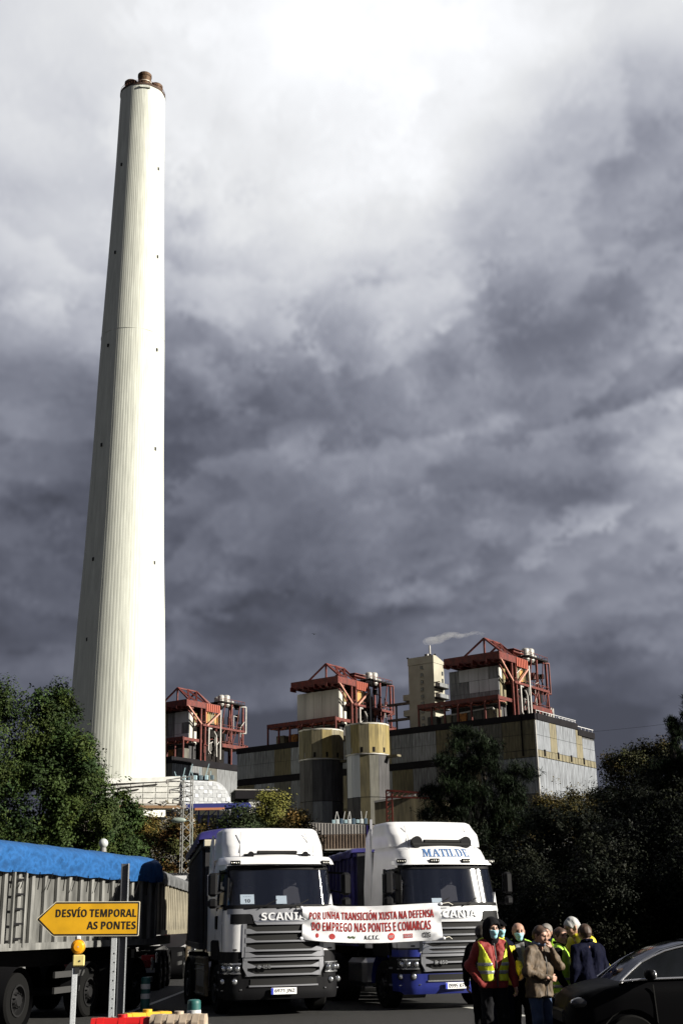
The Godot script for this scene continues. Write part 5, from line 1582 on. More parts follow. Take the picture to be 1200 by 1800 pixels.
func build_ground() -> void:
	var earth := M(0.045, 0.045, 0.024, 0.95, 0, "blotch", V(0.12, 0.12, 0.12), 2.0)
	var f := func(u: float, w: float) -> Vector3:   # fine near the road, coarse to the horizon
		var x := (u - 0.5) * 2.0
		x = signf(x) * (absf(x) * 60.0 + pow(absf(x), 6.0) * 3940.0)
		var z := 60.0 - w * 180.0 - pow(w, 8.0) * 4500.0
		return V(x, hill(x, z) + smoothstep(-90, -130, z) * 1.0, z)
	struct("ground", B.new().grid(func(u, w): return f.call(u, w), 90, 80), earth)
	var asp := M(0.036, 0.036, 0.037, 0.8, 0, "grain", V(0.9, 0.9, 0.9), 1.6)
	struct("road", B.new().quad(V(-10.5, 0.004, 30), V(24, 0.004, 30), V(9.0, 0.004, -34), V(-10.5, 0.004, -34)).quad(V(-10.5, 0.004, -34), V(7.5, 0.004, -34), V(3.0, 0.004, -72), V(-10.5, 0.004, -72)), asp)
	var paint := M(0.62, 0.62, 0.58, 0.7, 0, "fine", V(1.5, 1.5, 1.5))
	var mk := [[V(-4.95, 0.008, -20), V(-4.75, 0.008, -62), 0.13, "left lane line running past the bollard towards the lorries"], [V(-8.7, 0.008, -36), V(-9.3, 0.008, -71), 0.13, "far lane line beside the blue covered trailer"]]
	for k in mk:
		var d: Vector3 = (k[1] - k[0]).normalized()
		var s: Vector3 = d.cross(Vector3.UP) * k[2] * 0.5
		struct("road_marking", B.new().quad(k[0] - s, k[0] + s, k[1] + s, k[1] - s), paint)
	for i in 4:
		var p := V(2.55, 0.008, -29.4).lerp(V(4.6, 0.008, -22.2), i / 3.6)
		var q := V(2.55, 0.008, -29.4).lerp(V(4.6, 0.008, -22.2), (i + 0.62) / 3.6)
		var s := V(0.12, 0, 0.03)
		struct("road_marking", B.new().quad(p - s, q - s, q + s, p + s), paint)
	# far hills
	var n := FastNoiseLite.new()
	n.seed = 21
	n.frequency = 0.002
	struct("hills", B.new().grid(func(u, w):
		var a := lerpf(-1.2, 1.2, u)
		var d := lerpf(1500.0, 2700.0, w)
		return V(sin(a) * d, (60.0 + 190.0 * smoothstep(-0.1, 0.5, a) + 60.0 * n.get_noise_2d(a * 900.0, 0)) * sin(PI * w) - 6.0, -cos(a) * d), 60, 8), M(0.05, 0.06, 0.05, 0.95, 0, "blotch", V(0.01, 0.01, 0.01)))

func leaf_clump(sd: int, count: int, L: float, R: float, needle := false) -> ArrayMesh:
	var r := RandomNumberGenerator.new()
	r.seed = sd
	var b := B.new()
	b.use_col = true
	for i in count:
		var d := V(r.randf() - 0.5, r.randf() - 0.45, r.randf() - 0.5).normalized()
		var c := d * R * (0.25 + 0.75 * r.randf())
		var ax := (d + V(r.randf() - 0.5, r.randf() - 0.5, r.randf() - 0.5) * 1.3).normalized()
		var sx := ax.cross(V(r.randf() - 0.5, r.randf() - 0.5, r.randf() - 0.5)).normalized()
		var l := L * (0.7 + 0.6 * r.randf())
		var w := l * (0.28 if not needle else 0.05)
		var g := 0.75 + 0.5 * r.randf()
		b.cc = Color(g, g, g)
		if needle:
			c = Vector3()
			ax = d
			sx = ax.cross(V(0.3, 0.9, 0.2)).normalized()
		if not needle:   # blades lie open to the outside of the crown
			var up := (Vector3.UP + V(r.randf() - 0.5, r.randf() - 0.5, r.randf() - 0.5) * 1.3).normalized()
			ax = (ax - up * ax.dot(up)).normalized()
			sx = ax.cross(up).normalized()
		var nn := ax.cross(sx)
		if nn.y < 0.0 and not needle:
			sx = -sx
			nn = -nn
		var i0 := b.vert(c, nn)
		b.vert(c + ax * l * 0.45 + sx * w + nn * w * 0.3, nn + sx * 0.4)
		b.vert(c + ax * l, nn)
		b.vert(c + ax * l * 0.45 - sx * w + nn * w * 0.3, nn - sx * 0.4)
		b.tri_i(i0, i0 + 2, i0 + 1)
		b.tri_i(i0, i0 + 3, i0 + 2)
	return b.mesh()

var leaf_mats := {}
func leaf_mat(kind: String) -> StandardMaterial3D:
	if not leaf_mats.has(kind):
		var m := StandardMaterial3D.new()
		m.vertex_color_use_as_albedo = true
		m.roughness = 0.62 if kind != "pine" else 0.6
		m.metallic_specular = 0.24
		m.backlight_enabled = true
		m.backlight = Color(0.06, 0.075, 0.02)
		leaf_mats[kind] = m
	return leaf_mats[kind]

# blobs: [x, y, z, rx, ry, rz]; cols: list of linear colours
func make_tree(called: String, label: String, cat: String, at: Vector3, blobs: Array, count: int, L: float, R: float, cols: Array, sd: int, opt := {}) -> Node3D:
	var r := RandomNumberGenerator.new()
	r.seed = sd
	var t := thing(called, label, cat, V(at.x, hill(at.x, at.z) + at.y, at.z), 0.0, opt.get("group", ""))
	var bark: StandardMaterial3D = opt.get("bark", M(0.05, 0.04, 0.03, 0.9, 0, "fine", V(1, 0.3, 1)))
	# trunk with limbs reaching into every blob
	var tb := B.new()
	var th: float = opt.get("trunk", 0.16)
	var fork := V(0, opt.get("fork", 1.6), 0)
	tb.cyl(V(0, -0.3, 0), fork, th, th * 0.8, 9)
	part("trunk", tb, bark, t)
	var lb := B.new()
	for k in blobs:
		var c := V(k[0], k[1], k[2])
		var m := fork.lerp(c, 0.5) + V(r.randf() - 0.5, 0.3, r.randf() - 0.5) * 0.5
		lb.cyl(fork, m, th * 0.6, th * 0.38, 7).cyl(m, c + V(0, k[4] * 0.4, 0), th * 0.38, th * 0.1, 6)
		for i in 3:
			var e := c + V((r.randf() - 0.5) * k[3], (r.randf() - 0.3) * k[4], (r.randf() - 0.5) * k[5]) * 1.4
			lb.cyl(m.lerp(c, 0.3 + 0.4 * r.randf()), e, th * 0.25, th * 0.06, 5)
	var li := part("limbs", lb, bark, t)
	li.set_meta("kind", "stuff")
	var xs: Array[Transform3D] = []
	var cs := PackedColorArray()
	var vol := 0.0
	for k in blobs:
		vol += pow(k[3] * k[4] * k[5], 0.667)
	var lump: float = opt.get("lump", 0.33)
	var flat: float = opt.get("flat", 1.0)
	for k in blobs:
		var nn := int(count * pow(k[3] * k[4] * k[5], 0.667) / vol)
		var lumps := maxi(int(opt.get("lumps", 26)), 3)
		for j in lumps:
			var d := V(r.randf() * 2 - 1, r.randf() * 2 - 0.8, r.randf() * 2 - 1).normalized()
			var rad := 0.5 + 0.55 * sqrt(r.randf())
			var lc := V(k[0], k[1], k[2]) + d * V(k[3], k[4], k[5]) * rad
			var lr: float = lump * (0.6 + 0.8 * r.randf()) * pow(k[3] * k[4] * k[5], 0.333)
			var col: Color = cols[r.randi() % cols.size()]
			var tone := 0.7 + 0.6 * r.randf()
			for i in nn / lumps:
				var e := V(r.randfn(), r.randfn() * flat, r.randfn()) * lr * 0.55
				var p := lc + e
				var s := 0.7 + 0.6 * r.randf()
				var out := (p - V(k[0], k[1] - k[4] * 0.3, k[2])).normalized() + (p - lc).normalized() * 0.8 + V(r.randf() - 0.5, r.randf() - 0.3, r.randf() - 0.5) * 0.9
				var oy := out.normalized()
				var ox := oy.cross(V(r.randf() - 0.5, r.randf() - 0.5, r.randf() - 0.5)).normalized()
				xs.append(Transform3D((Basis(ox, oy, ox.cross(oy)) if not opt.get("needle", false) else Basis.from_euler(V(r.randf() * 0.9 - 0.45, r.randf() * TAU, r.randf() * 0.9 - 0.45))) * s, p))
				var tn := tone * (0.75 + 0.5 * r.randf())
				cs.append(Color(col.r * tn, col.g * tn, col.b * tn))
	var mm := MultiMesh.new()
	mm.transform_format = MultiMesh.TRANSFORM_3D
	mm.use_colors = true
	mm.mesh = leaf_clump(sd + 1, opt.get("leaves", 9), L, R, opt.get("needle", false))
	mm.instance_count = xs.size()
	for i in xs.size():
		mm.set_instance_transform(i, xs[i])
		mm.set_instance_color(i, cs[i])
	var mmi := MultiMeshInstance3D.new()
	mmi.multimesh = mm
	mmi.material_override = leaf_mat("pine" if opt.get("needle", false) else "leaf")
	mmi.set_meta("kind", "stuff")
	named(mmi, "crown", t)
	return t

func build_plants() -> void:
	var oak := [Color(0.0254, 0.0450, 0.0112), Color(0.0336, 0.0527, 0.0136), Color(0.0197, 0.0374, 0.0112), Color(0.0394, 0.0561, 0.0120)]
	var oak2 := oak
	make_tree("evergreen_tree", "tall dense evergreen tree at the left edge behind the blue tarpaulin", "tree", V(-13.6, 0, -47), [[0, 8.2, 0, 1.5, 2.4, 1.6], [-0.6, 5.6, 0.2, 1.8, 2.4, 1.8], [0.6, 3.6, 0.6, 1.8, 2.2, 1.8], [-1.6, 7.6, -0.4, 1.3, 2.2, 1.4]], 9000, 0.11, 0.2, oak2, 10)
	make_tree("evergreen_tree", "evergreen tree with twin pointed tops left of the chimney foot", "tree", V(-11.7, 0, -48), [[0.1, 8.6, 0, 0.85, 2.2, 1.0], [0.75, 8.8, 0, 0.6, 1.9, 0.8], [0.2, 6.2, 0.2, 1.6, 2.3, 1.7], [0.0, 3.6, 0.6, 1.8, 2.3, 1.8]], 9000, 0.11, 0.2, oak, 11)
	make_tree("evergreen_tree", "rounded evergreen tree half covering the chimney foot", "tree", V(-9.9, 0, -47.5), [[-0.1, 7.0, 0, 0.9, 1.9, 1.2], [0.3, 5.4, 0.2, 1.2, 2.0, 1.5], [0.0, 3.2, 0.4, 1.6, 2.0, 1.7], [-0.7, 7.4, 0, 0.7, 1.8, 0.9]], 8000, 0.11, 0.2, oak2, 12)
	make_tree("evergreen_tree", "low evergreen tree at the right end of the left clump", "tree", V(-8.6, 0, -48.6), [[-0.1, 5.0, 0, 0.75, 1.6, 1.0], [0.25, 3.6, 0.2, 0.85, 1.6, 1.2], [0.1, 2.2, 0.2, 1.0, 1.4, 1.2]], 4500, 0.11, 0.2, oak, 13)
	var aut := [Color(0.104, 0.068, 0.016), Color(0.072, 0.060, 0.014), Color(0.048, 0.052, 0.016), Color(0.136, 0.096, 0.024)]
	var rust := [Color(0.080, 0.044, 0.014), Color(0.056, 0.040, 0.012), Color(0.104, 0.064, 0.018), Color(0.040, 0.044, 0.014)]
	var lime := [Color(0.160, 0.152, 0.036), Color(0.120, 0.120, 0.028), Color(0.080, 0.088, 0.024)]
	make_tree("autumn_shrub", "thin yellowing shrub beside the lattice mast foot", "shrub", V(-9.6, 0, -62), [[0, 5.2, 0, 1.2, 1.4, 1.2], [0.3, 3.4, 0, 1.4, 1.5, 1.2], [-0.6, 6.0, 0, 0.9, 0.9, 1.0]], 3200, 0.12, 0.24, aut, 20)
	make_tree("autumn_shrub", "brown and green shrub under the white gallery", "shrub", V(-8.0, 0, -60), [[0, 4.8, 0, 1.0, 1.5, 1.1], [0.4, 3.2, 0, 1.1, 1.4, 1.1], [0.2, 6.1, 0, 0.7, 0.7, 0.8]], 3000, 0.12, 0.24, rust, 21)
	make_tree("autumn_shrub", "olive shrub right of the lattice mast behind the grey trailer", "shrub", V(-7.0, 0, -64), [[0, 5.0, 0, 0.9, 1.8, 1.0], [0.5, 3.2, 0, 1.0, 1.6, 1.1]], 2600, 0.12, 0.24, aut, 22)
	make_tree("autumn_shrub", "dark green leafy shrub above the purple trailer cover", "shrub", V(-5.4, 0, -63), [[0, 6.2, 0, 1.0, 1.2, 1.0], [0.6, 5.0, 0, 1.2, 1.6, 1.1], [0, 3.2, 0, 1.3, 1.8, 1.2]], 3400, 0.13, 0.24, [Color(0.029, 0.044, 0.015), Color(0.047, 0.053, 0.018), Color(0.021, 0.029, 0.012)], 23)
	make_tree("autumn_shrub", "tall pale yellow green tree in front of the flat roofed block", "tree", V(-3.9, 0, -66), [[0, 7.2, 0, 0.8, 1.2, 0.9], [-0.5, 6.0, 0, 1.0, 1.4, 1.0], [0.5, 5.6, 0, 1.0, 1.6, 1.0]], 3000, 0.12, 0.26, lime, 24, {"fork": 3.0})
	make_tree("autumn_shrub", "reddish brown bush below the left silo", "shrub", V(-2.6, 0, -64), [[0, 6.2, 0, 0.8, 1.0, 0.9], [0.3, 5.2, 0, 0.9, 1.2, 0.9], [-0.5, 4.6, 0, 0.9, 1.4, 0.9]], 2400, 0.11, 0.24, rust, 25)
	# pine
	var pin := [Color(0.0097, 0.0176, 0.0072), Color(0.0135, 0.0224, 0.0088), Color(0.0083, 0.0136, 0.0064)]
	make_tree("pine_tree", "large dark pine with tufted boughs in front of the turbine hall", "tree", V(6.2, 0, -62), [[-0.2, 10.1, 0, 0.9, 0.9, 0.9], [0.7, 9.6, 0.2, 0.7, 0.7, 0.8], [-1.1, 9.0, 0.2, 0.8, 0.7, 0.9], [0.6, 8.5, 0.4, 1.1, 0.9, 1.0], [-0.9, 7.9, 0.3, 1.2, 0.8, 1.1], [-1.9, 7.6, 0, 0.7, 0.5, 0.8], [2.3, 8.6, 0, 0.75, 0.5, 0.7], [1.7, 7.7, 0.2, 1.0, 0.6, 0.9], [0.2, 6.9, 0.5, 1.5, 0.9, 1.2], [-1.7, 6.3, 0.2, 1.1, 0.8, 1.0], [1.7, 6.2, 0.3, 1.4, 0.9, 1.1], [0, 5.2, 0.6, 1.9, 1.0, 1.3], [-1.4, 4.2, 0.3, 1.4, 0.9, 1.1], [1.4, 4.0, 0.4, 1.6, 1.0, 1.2]], 5200, 0.26, 0.0, pin, 30, {"needle": true, "leaves": 16, "lumps": 14, "lump": 0.42, "fork": 5.0, "trunk": 0.2, "flat": 0.6})
	# right hand slope
	var dk := [Color(0.0066, 0.0088, 0.0042), Color(0.0048, 0.0075, 0.0035), Color(0.0084, 0.0102, 0.0042)]
	make_tree("dark_conifer", "black conifer with jagged top at the right edge", "tree", V(13.15, 0, -50), [[0, 8.2, 0, 0.35, 1.2, 0.4], [-0.2, 7.0, 0, 0.8, 0.6, 0.7], [0.2, 6.4, 0, 1.0, 0.7, 0.9], [-0.6, 5.4, 0, 1.2, 0.7, 1.0], [0.2, 4.4, 0, 1.6, 0.8, 1.3], [-0.3, 3.2, 0, 1.8, 1.0, 1.4], [0.8, 9.2, 0, 0.3, 1.0, 0.4]], 6000, 0.2, 0.0, pin, 31, {"needle": true, "leaves": 16, "lumps": 14, "lump": 0.4, "fork": 3.0, "flat": 0.5})
	make_tree("birch_tree", "thin leaved tree with pale forked stems before the right edge", "tree", V(15.3, 0, -66), [[-0.6, 8.4, 0, 1.3, 1.3, 1.2], [1.0, 8.8, 0, 1.2, 1.4, 1.2], [-1.6, 6.2, 0, 1.2, 1.4, 1.2], [0.4, 6.0, 0, 1.6, 1.6, 1.3]], 4600, 0.12, 0.24, [Color(0.033, 0.036, 0.012), Color(0.050, 0.039, 0.012), Color(0.028, 0.028, 0.011)], 32, {"bark": M(0.4, 0.38, 0.34, 0.8), "fork": 3.5, "trunk": 0.13})
	make_tree("golden_shrub", "yellow topped shrub below the right end of the turbine hall", "shrub", V(11.8, 0, -72), [[0, 7.3, 0, 1.8, 1.1, 1.2], [-1.8, 6.6, 0, 1.4, 1.0, 1.2], [1.5, 7.5, 0, 1.2, 1.0, 1.2], [-3.2, 5.8, 0, 1.1, 0.9, 1.2]], 4200, 0.11, 0.24, [Color(0.098, 0.074, 0.018), Color(0.070, 0.058, 0.016), Color(0.053, 0.041, 0.014)], 33)
	make_tree("golden_shrub", "small olive dome of leaves right of the turbine hall", "shrub", V(16.8, 0, -82), [[0, 7.6, 0, 1.5, 1.2, 1.2], [-1.2, 6.4, 0, 1.4, 1.3, 1.2], [1.2, 6.4, 0, 1.4, 1.3, 1.2]], 3600, 0.12, 0.26, [Color(0.070, 0.062, 0.018), Color(0.049, 0.041, 0.014)], 34)
	var gp := "dark bushes covering the right hand slope"
	var lb := "dark leafy bush in the thicket that covers the right hand slope"
	var protos := []
	protos.append(make_tree("dark_bush", lb, "bush", V(9.0, 0, -54), [[0, 4.6, 0, 1.8, 1.8, 1.6], [-1.2, 3.0, 0.3, 1.7, 1.9, 1.6], [1.2, 2.8, 0.4, 1.8, 1.9, 1.6], [0, 1.4, 0.8, 2.2, 1.4, 1.8]], 6500, 0.11, 0.22, dk, 40, {"group": gp}))
	protos.append(make_tree("dark_bush", lb, "bush", V(12.4, 0, -57), [[0.3, 5.4, 0, 1.7, 1.9, 1.5], [-1.0, 3.6, 0.2, 1.8, 2.0, 1.6], [1.1, 3.2, 0.2, 1.8, 2.2, 1.6], [0.1, 1.5, 0.7, 2.2, 1.5, 1.8]], 6500, 0.12, 0.22, dk, 41, {"group": gp}))
	protos.append(make_tree("dark_bush", lb, "bush", V(6.2, 0, -49), [[0, 2.9, 0, 1.6, 1.4, 1.4], [-1.0, 1.6, 0.3, 1.5, 1.5, 1.4], [1.2, 1.8, 0.3, 1.6, 1.5, 1.4]], 5200, 0.1, 0.2, dk, 42, {"group": gp}))
	var spots := [[0, 10.2, -46, 0.8], [1, 15.0, -58, 1.1], [2, 8.6, -42, 1.0], [2, 11.4, -41, 1.1], [0, 12.6, -45, 0.95], [1, 17.5, -64, 1.2], [0, 4.4, -56, 0.9], [2, 4.0, -50, 1.0],
		[2, 13.8, -40, 1.1], [1, 14.4, -47, 0.9], [0, 17.0, -52, 1.2], [1, 19.8, -58, 1.3], [1, 20.0, -48, 1.4], [0, 23.5, -52, 1.5], [1, 25.0, -60, 1.6], [1, 18.0, -42, 1.1], [0, 22.5, -44, 1.2], [1, 27.5, -48, 1.5], [2, 6.6, -44.5, 0.8], [1, 31.0, -54, 1.6]]
	for k in spots:
		var c := copy_of(protos[k[0]], V(k[1], hill(k[1], k[2]), k[2]), fmod(k[1] * 71.0, 360.0))
		c.scale = V(k[3], k[3], k[3])
	# weeds along the foot of the slope
	var gm := MultiMesh.new()
	gm.transform_format = MultiMesh.TRANSFORM_3D
	gm.use_colors = true
	gm.mesh = leaf_clump(77, 12, 0.22, 0.1)
	var r := RandomNumberGenerator.new()
	r.seed = 9
	gm.instance_count = 2600
	for i in 2600:
		var left := i % 3 == 0
		var x := -11.0 - r.randf() * 8.0 if left else 7.0 + r.randf() * 16.0
		var z := -36.0 - r.randf() * 30.0
		gm.set_instance_transform(i, Transform3D(Basis(Vector3.UP, r.randf() * TAU) * (0.6 + r.randf()), V(x, hill(x, z) + 0.05, z)))
		var g := 0.02 + r.randf() * 0.03
		gm.set_instance_color(i, Color(g, g * 1.1, g * 0.4))
	var gi := MultiMeshInstance3D.new()
	gi.multimesh = gm
	gi.material_override = leaf_mat("leaf")
	gi.set_meta("kind", "stuff")
	named(gi, "weeds", self)
	tag(gi, "low weeds and ground cover on the verges", "ground cover")

# ---------------------------------------------------------------- people: distance fields meshed as surface nets
var folds := FastNoiseLite.new()

func sdf(b: B, caps: Array, cell: float, k: float, cuts := [], grow := 0.0, wrinkle := 0.0) -> B:   # caps: [a, b, ra, rb]
	var lo := V(1e9, 1e9, 1e9)
	var hi := -lo
	for c in caps:
		for e in 2:
			var r: float = c[2 + e] + grow + cell * 2.0 + 0.01
			lo = lo.min(c[e] - V(r, r, r))
			hi = hi.max(c[e] + V(r, r, r))
	var nx := int((hi.x - lo.x) / cell) + 2
	var ny := int((hi.y - lo.y) / cell) + 2
	var nz := int((hi.z - lo.z) / cell) + 2
	var F := PackedFloat32Array()
	F.resize(nx * ny * nz)
	F.fill(1.0)
	for c in caps:
		var a: Vector3 = c[0]
		var ba: Vector3 = c[1] - a
		var l2 := maxf(ba.length_squared(), 1e-9)
		var ra: float = c[2] + grow
		var dr: float = c[3] - c[2]
		var m: float = maxf(c[2], c[3]) + grow + k + cell * 2.0
		var mn: Vector3 = (a.min(c[1]) - V(m, m, m) - lo) / cell
		var mx: Vector3 = (a.max(c[1]) + V(m, m, m) - lo) / cell
		for z in range(maxi(int(mn.z), 0), mini(int(mx.z) + 2, nz)):
			for y in range(maxi(int(mn.y), 0), mini(int(mx.y) + 2, ny)):
				var row := (z * ny + y) * nx
				for x in range(maxi(int(mn.x), 0), mini(int(mx.x) + 2, nx)):
					var p := lo + V(x, y, z) * cell - a
					var t := clampf(p.dot(ba) / l2, 0.0, 1.0)
					var d := (p - ba * t).length() - ra - dr * t
					var o := F[row + x]
					var h := k - absf(o - d)
					F[row + x] = minf(o, d) - (h * h / (4.0 * k) if h > 0.0 else 0.0)
	if wrinkle > 0.0 or cuts:
		for z in nz:
			for y in ny:
				var row := (z * ny + y) * nx
				for x in nx:
					var f := F[row + x]
					if f > 0.12:
						continue
					var p := lo + V(x, y, z) * cell
					if wrinkle > 0.0:
						f += folds.get_noise_3d(p.x * 1.2 + p.y * 0.35, p.y * 0.55, p.z * 1.2) * wrinkle
					for q in cuts:
						match q[0]:
							"plane":
								f = maxf(f, p.dot(q[1]) - q[2])
							"strip":
								f = maxf(f, minf(p.z - q[3], q[1] + maxf(p.y - q[2], 0.0) * 0.45 - absf(p.x - q[4])))
							"cap":
								var ba: Vector3 = q[2] - q[1]
								var pp: Vector3 = p - q[1]
								var t := clampf(pp.dot(ba) / maxf(ba.length_squared(), 1e-9), 0.0, 1.0)
								f = maxf(f, q[3] - (pp - ba * t).length())
					F[row + x] = f
	var id := PackedInt32Array()
	id.resize(nx * ny * nz)
	id.fill(-1)
	var off := [0, 1, nx, nx + 1, nx * ny, nx * ny + 1, nx * ny + nx, nx * ny + nx + 1]
	var ed := [[0, 1], [2, 3], [4, 5], [6, 7], [0, 2], [1, 3], [4, 6], [5, 7], [0, 4], [1, 5], [2, 6], [3, 7]]
	for z in nz - 1:
		for y in ny - 1:
			for x in nx - 1:
				var i := (z * ny + y) * nx + x
				var neg := 0
				for o in off:
					if F[i + o] < 0.0:
						neg += 1
				if neg == 0 or neg == 8:
					continue
				var s := Vector3()
				var n := 0
				for e in ed:
					var f0 := F[i + off[e[0]]]
					var f1 := F[i + off[e[1]]]
					if (f0 < 0.0) != (f1 < 0.0):
						var t := f0 / (f0 - f1)
						var c0 := V(e[0] & 1, (e[0] >> 1) & 1, e[0] >> 2)
						var c1 := V(e[1] & 1, (e[1] >> 1) & 1, e[1] >> 2)
						s += c0.lerp(c1, t)
						n += 1
				s /= n
				var g := V(F[i + 1] - F[i] + F[i + off[7]] - F[i + off[6]], F[i + nx] - F[i] + F[i + off[7]] - F[i + off[5]], F[i + off[4]] - F[i] + F[i + off[7]] - F[i + off[3]])
				id[i] = b.vert(lo + (V(x, y, z) + s) * cell, g.normalized() if g.length() > 1e-6 else Vector3.UP)
	for z in range(1, nz - 1):
		for y in range(1, ny - 1):
			for x in range(1, nx - 1):
				var i := (z * ny + y) * nx + x
				var s0 := F[i] < 0.0
				if s0 != (F[i + 1] < 0.0):
					_quad(b, id[i - nx - nx * ny], id[i - nx * ny], id[i], id[i - nx], s0)
				if s0 != (F[i + nx] < 0.0):
					_quad(b, id[i - 1 - nx * ny], id[i - 1], id[i], id[i - nx * ny], s0)
				if s0 != (F[i + nx * ny] < 0.0):
					_quad(b, id[i - 1 - nx], id[i - nx], id[i], id[i - 1], s0)
	return b

func _quad(b: B, p: int, q: int, r: int, s: int, fwd: bool) -> void:
	if p < 0 or q < 0 or r < 0 or s < 0:
		return
	if fwd:
		b.tri_i(p, q, r)
		b.tri_i(p, r, s)
	else:
		b.tri_i(p, r, q)
		b.tri_i(p, s, r)

func hand_caps(w: Vector3, dir: Vector3, palm: Vector3, curl: float, thumb: Vector3) -> Array:   # wrist, where the fingers point, where the palm faces, bend, thumb side
	var y := dir.normalized()
	var x := (thumb - y * thumb.dot(y)).normalized()
	var c := []
	var p0 := w + y * 0.03
	for i in 4:
		var ox := 0.028 - i * 0.019
		var base := w + y * (0.088 - 0.006 * absf(i - 1.2)) + x * ox
		c.append([p0 + x * ox * 0.7, base, 0.016, 0.013])
		var ln: float = [0.07, 0.078, 0.072, 0.056][i]
		var cv := curl * (1.0 + 0.18 * i)
		var d1 := (y * cos(cv * 0.7) + palm * sin(cv * 0.7)).normalized()
		var d2 := (y * cos(cv * 1.7) + palm * sin(cv * 1.7)).normalized()
		var k := base + d1 * ln * 0.5
		c.append([base, k, 0.0105, 0.0095])
		c.append([k, k + d2 * ln * 0.5, 0.0095, 0.008])
	var tb := w + y * 0.035 + x * 0.026
	var tm := tb + (x * 0.75 + y * 0.7 + palm * 0.35).normalized() * 0.042
	c.append([tb, tm, 0.015, 0.012])
	c.append([tm, tm + (y * 0.9 + x * 0.15 + palm * 0.5).normalized() * 0.033, 0.0115, 0.009])
	c.append([w - y * 0.06, w + y * 0.02, 0.027, 0.026])
	return c

